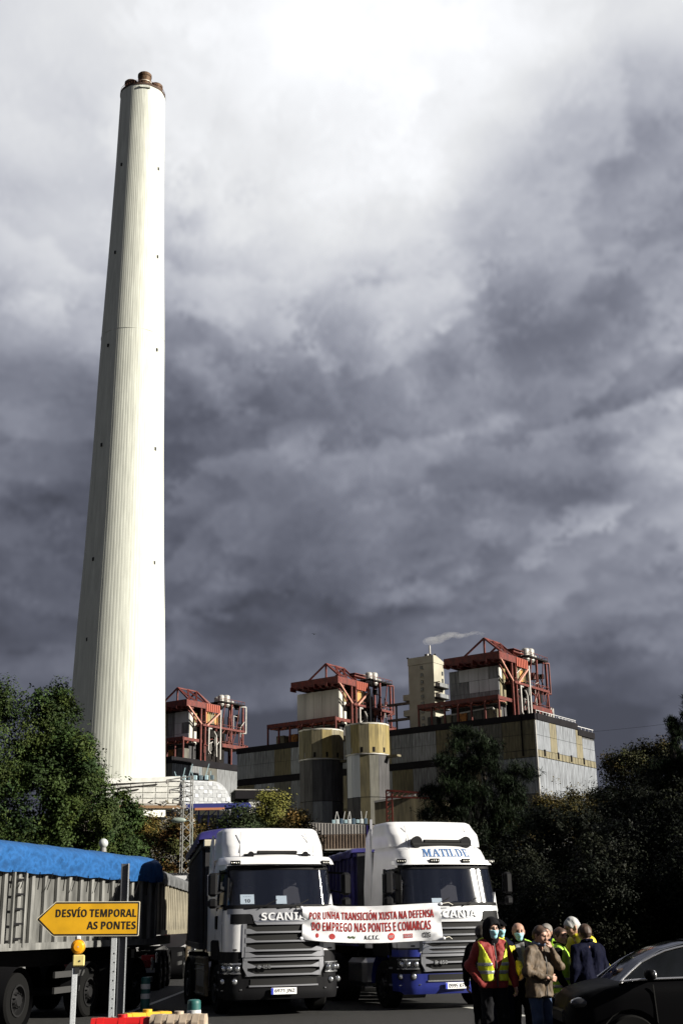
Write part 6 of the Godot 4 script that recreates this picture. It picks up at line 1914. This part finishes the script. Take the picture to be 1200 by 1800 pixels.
func make_person(label: String, at: Vector3, yaw: float, tall: float, o: Dictionary) -> void:
	var t := thing("person", label, "person", at, yaw, o.get("group", ""))
	var s := tall / 1.757
	t.scale = V(s, s, s)
	var lean: Vector3 = o.get("lean", Vector3())
	var W: float = o.get("wide", 1.0)
	var pel := V(0, 0.95, 0)
	var chest := V(0, 1.27, 0.0) + lean * 0.6
	var nb := V(0, 1.47, -0.015) + lean
	var hp: Vector3 = V(0, 1.625, 0.02) + lean * 1.15 + o.get("head_off", Vector3())
	var hb: Basis = Basis.from_euler(Vector3(deg_to_rad(o.get("nod", 0.0)), deg_to_rad(o.get("turn", 0.0)), deg_to_rad(o.get("tilt", 0.0))))
	var torso := []
	var arms := []
	var legs := []
	var shoes := []
	for sg in [-1.0, 1.0]:
		torso.append([pel + V(sg * 0.07, 0.0, 0), chest + V(sg * 0.075 * W, -0.1, 0.015), 0.105 * W, 0.102 * W])
		torso.append([chest + V(sg * 0.075 * W, -0.1, 0.015), chest + V(sg * 0.095 * W, 0.06, 0), 0.102 * W, 0.1 * W])
		torso.append([chest + V(sg * 0.09 * W, 0.08, -0.01), nb + V(sg * 0.15 * W, -0.065, 0), 0.085, 0.055])
		torso.append([nb + V(sg * 0.03, 0, 0), nb + V(sg * 0.16 * W, -0.055, 0), 0.05, 0.052])
		var key := "l" if sg < 0 else "r"
		var sh := nb + V(sg * 0.185 * W, -0.06, 0)
		var el: Vector3 = o.get("elbow_" + key, V(sg * 0.27, 1.14, -0.03)) + lean * 0.7
		var ha: Vector3 = o.get("hand_" + key, V(sg * 0.27, 0.88, 0.05)) + lean * 0.5
		arms.append([sh, el, 0.058, 0.047])
		arms.append([el, ha, 0.047, 0.034])
		var kn: Vector3 = o.get("knee_" + key, V(sg * 0.105, 0.5, 0.03))
		var an: Vector3 = o.get("foot_" + key, V(sg * 0.115, 0.085, -0.02))
		legs.append([pel + V(sg * 0.085, -0.03, -0.005), kn, 0.1, 0.06])
		legs.append([kn, an, 0.06, 0.045])
		legs.append([pel + V(sg * 0.05, 0.02, 0), pel + V(sg * 0.085, -0.05, -0.01), 0.1, 0.1])
		shoes.append([an + V(0, -0.035, -0.035), an + V(sg * 0.02, -0.047, 0.11), 0.042, 0.034])
		shoes.append([an + V(sg * 0.02, -0.047, 0.11), an + V(sg * 0.025, -0.05, 0.17), 0.036, 0.03])
	# --- body: trunk and limbs, then head and hands on finer grids, in one mesh
	var skin: Material = o.get("skin", M(0.42, 0.24, 0.17, 0.55, 0, "soft", V(6, 6, 6)))
	var b := B.new()
	sdf(b, torso + arms + legs, 0.026, 0.03, [], -0.014)
	var hd := []
	for k in [[0, 0.035, -0.018, 0, 0.03, 0.02, 0.09, 0.079], [0, -0.02, 0.032, 0, -0.078, 0.048, 0.066, 0.042], [0.045, -0.05, 0.0, 0.02, -0.092, 0.05, 0.03, 0.022], [-0.045, -0.05, 0.0, -0.02, -0.092, 0.05, 0.03, 0.022], [-0.033, 0.032, 0.083, 0.033, 0.032, 0.083, 0.015, 0.015],
		[0, 0.02, 0.093, 0, -0.024, 0.113, 0.01, 0.017], [-0.02, -0.06, 0.086, 0.02, -0.06, 0.086, 0.0105, 0.0105], [0.043, -0.022, 0.06, 0.043, -0.03, 0.05, 0.027, 0.024], [-0.043, -0.022, 0.06, -0.043, -0.03, 0.05, 0.027, 0.024], [0.083, 0.006, -0.012, 0.085, -0.03, -0.006, 0.018, 0.012], [-0.083, 0.006, -0.012, -0.085, -0.03, -0.006, 0.018, 0.012]]:
		hd.append([hp + hb * V(k[0], k[1], k[2]), hp + hb * V(k[3], k[4], k[5]), k[6], k[7]])
	hd.append([hp + hb * V(0, -0.06, -0.02), nb + V(0, -0.02, 0), 0.052, 0.06])
	var eye_cuts := []
	for sg in [-1.0, 1.0]:
		eye_cuts.append(["cap", hp + hb * V(sg * 0.033, 0.008, 0.108), hp + hb * V(sg * 0.033, 0.008, 0.1), 0.019])
	sdf(b, hd, 0.009, 0.022, eye_cuts)
	for sg in [-1.0, 1.0]:
		var key := "l" if sg < 0 else "r"
		if o.get("pocket_" + key, false):
			continue
		var ai: int = 1 if sg < 0 else 3
		var d: Vector3 = (arms[ai][1] - arms[ai][0]).normalized()
		var fd: Vector3 = o.get("fingers_" + key, d)
		var pf: Vector3 = o.get("palm_" + key, V(-sg, 0, 0.2)).normalized()
		sdf(b, hand_caps(arms[ai][1] + d * 0.01, fd, pf, o.get("curl_" + key, 0.55), o.get("thumb_" + key, V(0, 0, 1))), 0.0075, 0.008)
	part("body", b, skin, t)
	for sg in [-1.0, 1.0]:
		part("eye", B.new().ball(hp + hb * V(sg * 0.033, 0.008, 0.085), V(0.0125, 0.0125, 0.0125), 8, 6), M(0.03, 0.02, 0.015, 0.2), t)
	# --- clothes
	var trou: Material = o.get("trouser_mat")
	part("trousers", sdf(B.new(), legs, 0.021, 0.035, [["plane", V(0, -1, 0), -0.055], ["plane", V(0, 1, 0), 0.985]], 0.014, 0.02), trou, t)
	part("shoes", sdf(B.new(), shoes, 0.012, 0.02, [["plane", V(0, -1, 0), 0.0]], 0.004), M(0.015, 0.014, 0.013, 0.5), t)
	var jm: Material = o.get("jacket_mat")
	var hem: float = o.get("hem", 0.84)
	var low := []
	for sg in [-1.0, 1.0]:
		low.append([pel + V(sg * 0.075, 0.0, 0), V(sg * 0.08, hem - 0.05, 0.0), 0.112 * W, 0.12 * W])
	var jc := torso + arms + low
	part("jacket", sdf(B.new(), jc, 0.019, 0.035, [["plane", V(0, -1, 0), -hem], ["cap", nb + V(0, 0.02, 0.06), nb + V(0, 0.2, 0.08), 0.055]], 0.012, 0.022), jm, t)
	var col := []
	for i in 9:
		var a := TAU * i / 8.0
		col.append(nb + V(sin(a) * 0.075, 0.045 - 0.02 * cos(a), cos(a) * 0.075 + 0.005))
	var cc := []
	for i in 8:
		cc.append([col[i], col[i + 1], 0.02, 0.02])
	part("collar", sdf(B.new(), cc, 0.012, 0.02), o.get("collar_mat", jm), t)
	var zp := B.new()
	if o.get("zip", false):
		zp.beam(nb + V(0, -0.03, 0.095), chest + V(0, -0.02, 0.135), 0.012, 0.012).beam(chest + V(0, -0.02, 0.135), V(0, hem + 0.02, 0.14), 0.012, 0.012)
		part("zip", zp, M(0.05, 0.05, 0.05, 0.4, 0.4), t)
	if o.has("shirt_mat"):
		part("shirt_front", sdf(B.new(), torso, 0.019, 0.03, [["plane", V(0, -1, 0), -0.86], ["plane", V(1, 0, 0), 0.075], ["plane", V(-1, 0, 0), 0.075], ["plane", V(0, 0, -1), 0.0]], 0.019, 0.012), o.shirt_mat, t)
	if o.has("vest_mat"):
		var vc := []
		for sg in [-1.0, 1.0]:
			vc.append(["cap", nb + V(sg * 0.235 * W, -0.1, 0), nb + V(sg * 0.27 * W, -0.2, 0), 0.06])
		var vh: float = o.get("vest_hem", 0.9)
		vc.append(["plane", V(0, -1, 0), -vh])
		vc.append(["cap", nb + V(0, 0.03, 0.05), nb + V(0, 0.2, 0.05), 0.085])
		if o.get("vest_open", true):
			vc.append(["strip", o.get("vest_gap", 0.05), 1.1, 0.0, 0.0])
		part("hi_vis_vest", sdf(B.new(), torso + low, 0.017, 0.035, vc, 0.026, 0.014), o.vest_mat, t)
		for y in [vh + 0.09, vh + 0.19]:
			part("reflective_band", sdf(B.new(), torso + low, 0.014, 0.035, vc + [["plane", V(0, 1, 0), y + 0.05], ["plane", V(0, -1, 0), -y]], 0.031, 0.014), M(0.3, 0.31, 0.33, 0.35, 0.3), t)
	if o.has("yoke_mat"):
		part("yoke", sdf(B.new(), torso + [arms[0], arms[2]], 0.018, 0.035, [["plane", V(0, -1, 0), -1.38]], 0.018, 0.02), o.yoke_mat, t)
	if o.get("mask", false):
		var mk := []
		mk.append([hp + hb * V(0, -0.03, 0.052), hp + hb * V(0, -0.082, 0.056), 0.068, 0.046])
		mk.append([hp + hb * V(0, -0.02, 0.09), hp + hb * V(0, -0.045, 0.1), 0.028, 0.03])
		part("face_mask", sdf(B.new(), mk, 0.008, 0.02, [["plane", hb * V(0, 0.95, 0.1), (hb * V(0, 0.95, 0.1)).dot(hp) - 0.004], ["plane", hb * V(0, 0, -1), (hb * V(0, 0, -1)).dot(hp) - 0.012]], 0.006), M(0.32, 0.6, 0.68, 0.8), t)
	var hs: String = o.get("hair", "short")
	var hm: Material = o.get("hair_mat", M(0.02, 0.016, 0.012, 0.6, 0, "fine", V(8, 8, 8)))
	var cran := [hd[0], [hp + hb * V(0, -0.01, -0.045), hp + hb * V(0, -0.05, -0.04), 0.07, 0.055]]
	if hs == "hood":
		var hc := [hd[0], [hp + hb * V(0, -0.02, -0.02), nb + V(0, 0.02, -0.02), 0.085, 0.09], [hp + hb * V(0, 0.05, 0.03), hp + hb * V(0, 0.05, 0.0), 0.075, 0.08]]
		part("hood", sdf(B.new(), hc, 0.012, 0.03, [["cap", hp + hb * V(0, -0.005, 0.1), hp + hb * V(0, -0.06, 0.12), 0.075]], 0.026, 0.012), o.hood_mat, t)
	else:
		var f: Vector3 = hb * V(0, -0.62, 0.78)
		var cuts := [["plane", f, f.dot(hp) + (0.018 if hs != "full" else 0.03)], ["plane", hb * V(0, -1, 0), (hb * V(0, -1, 0)).dot(hp) + 0.07]]
		if hs == "bald":
			var g: Vector3 = hb * V(0, 1, 0.55)
			cuts.append(["plane", g, g.dot(hp) + 0.0])
		part("hair", sdf(B.new(), cran, 0.009, 0.02, cuts, 0.009 if hs != "bald" else 0.005, 0.008), hm, t)
	if o.has("cap_mat"):
		part("cap", sdf(B.new(), [hd[0], [hp + hb * V(-0.03, 0.045, 0.09), hp + hb * V(-0.02, 0.035, 0.15), 0.02, 0.008], [hp + hb * V(0.03, 0.045, 0.09), hp + hb * V(0.02, 0.035, 0.15), 0.02, 0.008]], 0.01, 0.02, [["plane", hb * V(0, -1, 0), (hb * V(0, -1, 0)).dot(hp) - 0.03]], 0.014), o.cap_mat, t)
	for q in o.get("extra", []):
		part(q[0], q[1], q[2], t)

func build_people() -> void:
	folds.seed = 6
	folds.frequency = 7.0
	folds.fractal_octaves = 3
	var hv := M(0.6, 0.68, 0.02, 0.6, 0, "soft", V(2, 2, 2))
	var hvg := M(0.36, 0.66, 0.04, 0.6, 0, "soft", V(2, 2, 2))
	var hvy := M(0.72, 0.62, 0.02, 0.6, 0, "soft", V(2, 2, 2))
	var black := M(0.006, 0.006, 0.007, 0.8, 0, "fine", V(3, 3, 3), 0, 0.15)
	var navy := M(0.006, 0.007, 0.02, 0.75, 0, "fine", V(3, 3, 3), 0, 0.15)
	var jean := M(0.05, 0.085, 0.17, 0.8, 0, "fine", V(4, 4, 4))
	var char := M(0.014, 0.014, 0.016, 0.8, 0, "fine", V(3, 3, 3), 0, 0.15)
	var red := M(0.27, 0.018, 0.014, 0.75, 0, "fine", V(3, 3, 3))
	var brown := M(0.13, 0.088, 0.05, 0.7, 0, "blotch", V(2, 2, 2))
	var grey := M(0.19, 0.19, 0.19, 0.85, 0, "fine", V(3, 3, 3))
	var white_hair := M(0.55, 0.55, 0.54, 0.7, 0, "fine", V(8, 8, 8))
	var grey_hair := M(0.24, 0.22, 0.2, 0.7, 0, "fine", V(8, 8, 8))
	var dkhair := M(0.02, 0.014, 0.01, 0.6, 0, "fine", V(8, 8, 8))
	var brhair := M(0.06, 0.03, 0.016, 0.6, 0, "fine", V(8, 8, 8))
	make_person("person in black with dark hair, back turned, between the lorry and the hooded person", V(2.06, 0, -20.4), 165.0, 1.73, {"trouser_mat": black, "jacket_mat": black, "hair_mat": dkhair, "hair": "full"})
	make_person("hooded person in red jacket, open yellow vest and blue face mask, hand in pocket", V(2.0, 0, -18.4), 16.0, 1.81, {"trouser_mat": char, "jacket_mat": red, "hood_mat": char, "collar_mat": char, "hair": "hood", "vest_mat": hv, "vest_gap": 0.03, "mask": true, "zip": true, "hem": 0.87, "vest_hem": 0.96,
		"elbow_l": V(-0.31, 1.16, -0.08), "hand_l": V(-0.2, 0.93, 0.06), "pocket_l": true, "elbow_r": V(0.27, 1.15, -0.02), "hand_r": V(0.28, 0.9, 0.07), "turn": 4.0, "foot_l": V(-0.14, 0.085, -0.02), "knee_l": V(-0.13, 0.5, 0.03)})
	make_person("person in yellow jacket with navy shoulders and dark cap behind the hooded person", V(2.2, 0, -19.35), 28.0, 1.81, {"trouser_mat": navy, "jacket_mat": hvy, "yoke_mat": navy, "hair_mat": dkhair, "cap_mat": black, "mask": true, "elbow_r": V(0.28, 1.18, 0.05), "hand_r": V(0.2, 1.02, 0.22), "hem": 0.86})
	make_person("bald person with blue face mask, green edged vest over dark jacket and grey jumper", V(2.52, 0, -19.5), 8.0, 1.755, {"trouser_mat": black, "jacket_mat": black, "shirt_mat": grey, "hair": "bald", "hair_mat": grey_hair, "vest_mat": hvg, "vest_gap": 0.085, "mask": true, "pocket_l": true, "pocket_r": true, "turn": -6.0,
		"elbow_l": V(-0.3, 1.14, -0.06), "hand_l": V(-0.17, 0.95, 0.08), "elbow_r": V(0.3, 1.14, -0.06), "hand_r": V(0.17, 0.95, 0.08)})
	make_person("person in brown jacket and jeans with one hand raised to the mouth", V(2.62, 0, -18.35), 40.0, 1.73, {"trouser_mat": jean, "jacket_mat": brown, "collar_mat": M(0.1, 0.13, 0.2, 0.8), "hair_mat": brhair, "lean": V(0, -0.02, 0.05), "nod": 16.0, "turn": 6.0, "wide": 1.1, "zip": true, "hem": 0.78,
		"elbow_l": V(-0.31, 1.14, 0.03), "hand_l": V(-0.02, 1.05, 0.2), "fingers_l": V(0.9, -0.15, 0.2), "palm_l": V(0.2, -0.1, -1), "thumb_l": V(0, 1, 0), "curl_l": 0.9,
		"elbow_r": V(0.24, 1.2, 0.16), "hand_r": V(0.07, 1.43, 0.19), "fingers_r": V(-0.45, 0.85, -0.1), "palm_r": V(-0.3, 0.1, -1), "thumb_r": V(-0.7, 0.1, 0.2), "curl_r": 0.9})
	make_person("grey haired person in green vest partly hidden behind the brown jacket", V(3.17, 0, -21.0), -25.0, 1.73, {"trouser_mat": black, "jacket_mat": navy, "hair_mat": grey_hair, "vest_mat": hvg, "vest_open": false, "nod": 8.0})
	make_person("dark haired person in black sleeves and a green vest seen from the side", V(3.08, 0, -19.2), 75.0, 1.68, {"trouser_mat": black, "jacket_mat": black, "hair_mat": brhair, "hair": "full", "vest_mat": hvg, "vest_open": false, "vest_hem": 0.8, "turn": -42.0, "hem": 0.85, "elbow_l": V(-0.26, 1.14, -0.06), "hand_l": V(-0.22, 0.9, 0.08)})
	make_person("white haired person in a bright yellow work jacket leaning forward", V(3.78, 0, -20.1), -75.0, 1.95, {"trouser_mat": black, "jacket_mat": hvy, "hair_mat": white_hair, "hair": "full", "lean": V(0, -0.1, 0.28), "nod": 24.0, "wide": 1.12, "elbow_l": V(-0.28, 1.14, 0.1), "hand_l": V(-0.2, 0.95, 0.25), "elbow_r": V(0.28, 1.14, 0.1), "hand_r": V(0.2, 0.95, 0.25)})
	make_person("person in a navy coat seen from behind beside the black car", V(3.46, 0, -18.95), 205.0, 1.74, {"trouser_mat": black, "jacket_mat": navy, "hair_mat": brhair, "hair": "full", "lean": V(0, -0.02, 0.06), "nod": 12.0, "wide": 1.14, "hem": 0.72})

# ---------------------------------------------------------------- car
func lut(a: Array, x: float) -> float:
	var k := 0
	while k < a.size() - 2 and a[k + 1][0] < x:
		k += 1
	var f := clampf((x - a[k][0]) / (a[k + 1][0] - a[k][0]), 0.0, 1.0)
	return lerpf(a[k][1], a[k + 1][1], f)

func build_car() -> void:
	var t := thing("black_car", "black saloon car with bright window trim at the right edge, facing left", "car", V(2.38, 0, -17.2), 0.0)
	var paint := M(0.003, 0.003, 0.0035, 0.5, 0, "", V(1, 1, 1), 0, 0.13)
	paint.clearcoat_enabled = false
	paint.clearcoat = 0.08
	paint.clearcoat_roughness = 0.06
	var trim := M(0.008, 0.008, 0.008, 0.6, 0, "", V(1, 1, 1), 0, 0.3)
	var chrome := M(0.75, 0.75, 0.76, 0.22, 0.85)
	var top := [[0.3, 0.66], [0.34, 0.82], [0.48, 0.92], [0.75, 0.995], [1.05, 1.04], [1.3, 1.05], [3.6, 1.09], [4.0, 1.1], [4.35, 1.06], [4.42, 0.85]]
	var wid := [[0.3, 0.5], [0.36, 0.64], [0.55, 0.8], [0.9, 0.865], [1.3, 0.885], [3.2, 0.89], [3.9, 0.85], [4.3, 0.76], [4.42, 0.62]]
	var b := B.new()
	b.grid(func(u: float, w: float) -> Vector3:
		var x := lerpf(0.3, 4.42, u)
		var y := lut(top, x)
		var hw := lut(wid, x)
		var q := (w - 0.5) * 2.0
		var a := absf(q)
		var sec := [[0.0, Vector2(0, y + 0.02)], [0.3, Vector2(hw * 0.7, y + 0.005)], [0.42, Vector2(hw * 0.93, y - 0.03)], [0.52, Vector2(hw * 0.99, y - 0.12)], [0.68, Vector2(hw, y - 0.3)], [0.84, Vector2(hw * 0.985, 0.42)], [1.0, Vector2(hw * 0.93, 0.24)]]
		var k := 0
		while k < sec.size() - 2 and sec[k + 1][0] < a:
			k += 1
		var p: Vector2 = sec[k][1].lerp(sec[k + 1][1], (a - sec[k][0]) / (sec[k + 1][0] - sec[k][0]))
		return V(x, p.y, -p.x * signf(q)), 60, 40, true)
	b.box(V(2.35, 0.32, 0), V(3.6, 0.2, 1.4))
	part("body", b, paint, t)
	var rl := [[0.95, 1.03], [1.08, 1.14], [1.3, 1.30], [1.55, 1.42], [1.85, 1.495], [2.4, 1.515], [3.1, 1.45], [3.5, 1.33], [3.95, 1.09]]
	var gh := func(off: float) -> Callable:
		return func(u: float, w: float) -> Vector3:
			var x := lerpf(0.95, 3.95, u)
			var yt := lut(rl, x) + off
			var yb := lut(top, x) - 0.01
			var h := maxf(yt - yb, 0.01)
			var q := (w - 0.5) * 2.0
			var a := absf(q)
			var p: Vector2
			if a > 0.5:
				var d := (a - 0.5) * 2.0
				p = Vector2(lerpf(0.6, 0.79, d) + off * 0.6, yt - h * d - 0.03 * (1.0 - d))
				p.x = lerpf(p.x, 0.79, 1.0 - clampf(h / 0.25, 0, 1))
			else:
				p = Vector2(0.6 * a * 2.0 * 1.0 + off * 0.6 * a, yt - 0.03 * pow(a * 2.0, 3.0))
			return V(x, p.y, -p.x * signf(q))
	var glass := M(0.008, 0.009, 0.01, 0.06, 0, "", V(1, 1, 1), 0, 0.5)
	part("windows", B.new().grid(gh.call(0.0), 40, 40, true), glass, t)
	part("roof", B.new().grid(func(u, w): return gh.call(0.012).call(lerpf(0.33, 0.8, u), lerpf(0.2, 0.8, w)), 20, 20, true), paint, t)
	for sg in [-1.0, 1.0]:
		var ww: float = 0.0 if sg > 0 else 1.0
		var side := func(x: float, d: float, off: float) -> Vector3:
			var u := (x - 0.95) / 3.0
			return gh.call(off).call(u, 0.5 - sg * (0.25 + 0.25 * d))
		var arch := []
		for i in 20:
			arch.append(side.call(lerpf(0.98, 3.85, i / 19.0), 0.08, 0.014))
		part("window_trim", B.new().tube(arch, 0.013, 6), chrome, t)
		var belt := []
		for i in 14:
			var x := lerpf(0.98, 3.8, i / 13.0)
			belt.append(V(x, lut(top, x) + 0.012, sg * (0.8)))
		part("belt_trim", B.new().tube(belt, 0.015, 6), chrome, t)
		for x in [2.3, 3.25]:
			part("door_pillar", B.new().beam(side.call(x, 0.05, 0.008), side.call(x - 0.05, 0.98, 0.008), 0.09, 0.02), trim, t)
		for x in [1.35, 2.35, 3.3]:
			part("door_seam", B.new().beam(V(x, 1.0, sg * 0.888), V(x + 0.03, 0.4, sg * 0.887), 0.012, 0.012), M(0.001, 0.001, 0.001, 0.9), t)
		for x in [2.15, 3.1]:
			part("door_handle", B.new().box(V(x, 0.92, sg * 0.895), V(0.18, 0.03, 0.04), Basis(), 0.01), paint, t)
		var mr := part("mirror", B.new().ball(V(1.3, 1.12, sg * 0.98), V(0.07, 0.07, 0.11), 12, 8).beam(V(1.35, 1.08, sg * 0.8), V(1.32, 1.1, sg * 0.95), 0.05), paint, t)
		part("mirror_glass", B.new().ball(V(1.35, 1.12, sg * 0.98), V(0.03, 0.055, 0.09), 10, 6), chrome, mr)
		var hl := part("headlight", B.new().ball(V(0.5, 0.79, sg * 0.66), V(0.16, 0.075, 0.12), 14, 8), M(0.02, 0.02, 0.022, 0.12, 0.0), t)
		part("lamp_bulb", B.new().ball(V(0.4, 0.8, sg * 0.68), V(0.05, 0.04, 0.05), 10, 6), chrome, hl)
		part("tail_light", B.new().ball(V(4.34, 0.9, sg * 0.64), V(0.1, 0.09, 0.12), 12, 6), M(0.2, 0.01, 0.01, 0.2), t)
		for x in [1.05, 3.5]:
			make_wheel(0.33, 0.22, t, V(x, 0.33, sg * 0.8), sg < 0)
			var wh: Node3D = t.get_child(t.get_child_count() - 1)
			wh.transform = Transform3D(Basis(V(0, 1, 0), 0.0), Vector3()) * Transform3D(Basis(), V(x, 0.33, sg * 0.8)) * Transform3D(Basis(V(0, 1, 0), -PI / 2), Vector3()) * Transform3D(Basis(), -V(x, 0.33, sg * 0.8))
			part("wheel_arch", B.new().lathe([[0.37, -0.02], [0.39, 0.02]], 20, V(x, 0.34, sg * 0.885), Basis(V(1, 0, 0), PI / 2)), trim, t)
	part("front_grille", B.new().box(V(0.31, 0.62, 0), V(0.05, 0.16, 0.8), Basis(), 0.02), trim, t)
	part("wiper", B.new().beam(V(1.1, 1.08, 0.5), V(1.35, 1.22, -0.1), 0.02), trim, t)
	part("aerial", B.new().cyl(V(2.0, 1.47, 0.3), V(2.1, 1.6, 0.3), 0.006), trim, t)

func _ready() -> void:
	light_and_camera()
	build_ground()
	plant_materials()
	pale_wall = M(0.56, 0.54, 0.49, 0.75, 0.0, "soft", V(0.1, 0.012, 0.1))
	build_chimney()
	build_turbine_hall()
	build_far_hall()
	build_boiler(-16.5, 1, "red framed boiler house with patched grey casing, rightmost and largest")
	build_boiler(-90.0, 2, "red framed boiler house with one clean cream casing, behind the two silos")
	build_boiler(-171.7, 3, "red framed boiler house with small pale panels, half hidden by the chimney")
	build_lift_tower()
	build_silo(-71.06, 7.85, [{"d": 8, -3: 2, -2: 9, -1: 2, 0: 2, 1: 8, 2: 3}, {"d": 7}, {"d": 7, 1: 0, 2: 0}, {"d": 7, 2: 0}], "dark streaked polygonal silo with yellowish top, left of the pair")
	build_silo(-50.8, 7.5, [{"d": 3, -2: 2, -1: 0, 0: 3, 1: 8}, {"d": 7, 0: 9, 1: 2, 2: 5, -1: 9}, {"d": 7, 1: 2, 2: 5}, {"d": 7, 1: 5, 2: 5}], "pale streaked polygonal silo with yellow and grey top, right of the pair")
	build_steam()
	build_middle()
	build_plants()
	build_lorries()
	build_banner()
	build_sign()
	build_bollards()
	build_barriers()
	build_people()
	build_car()
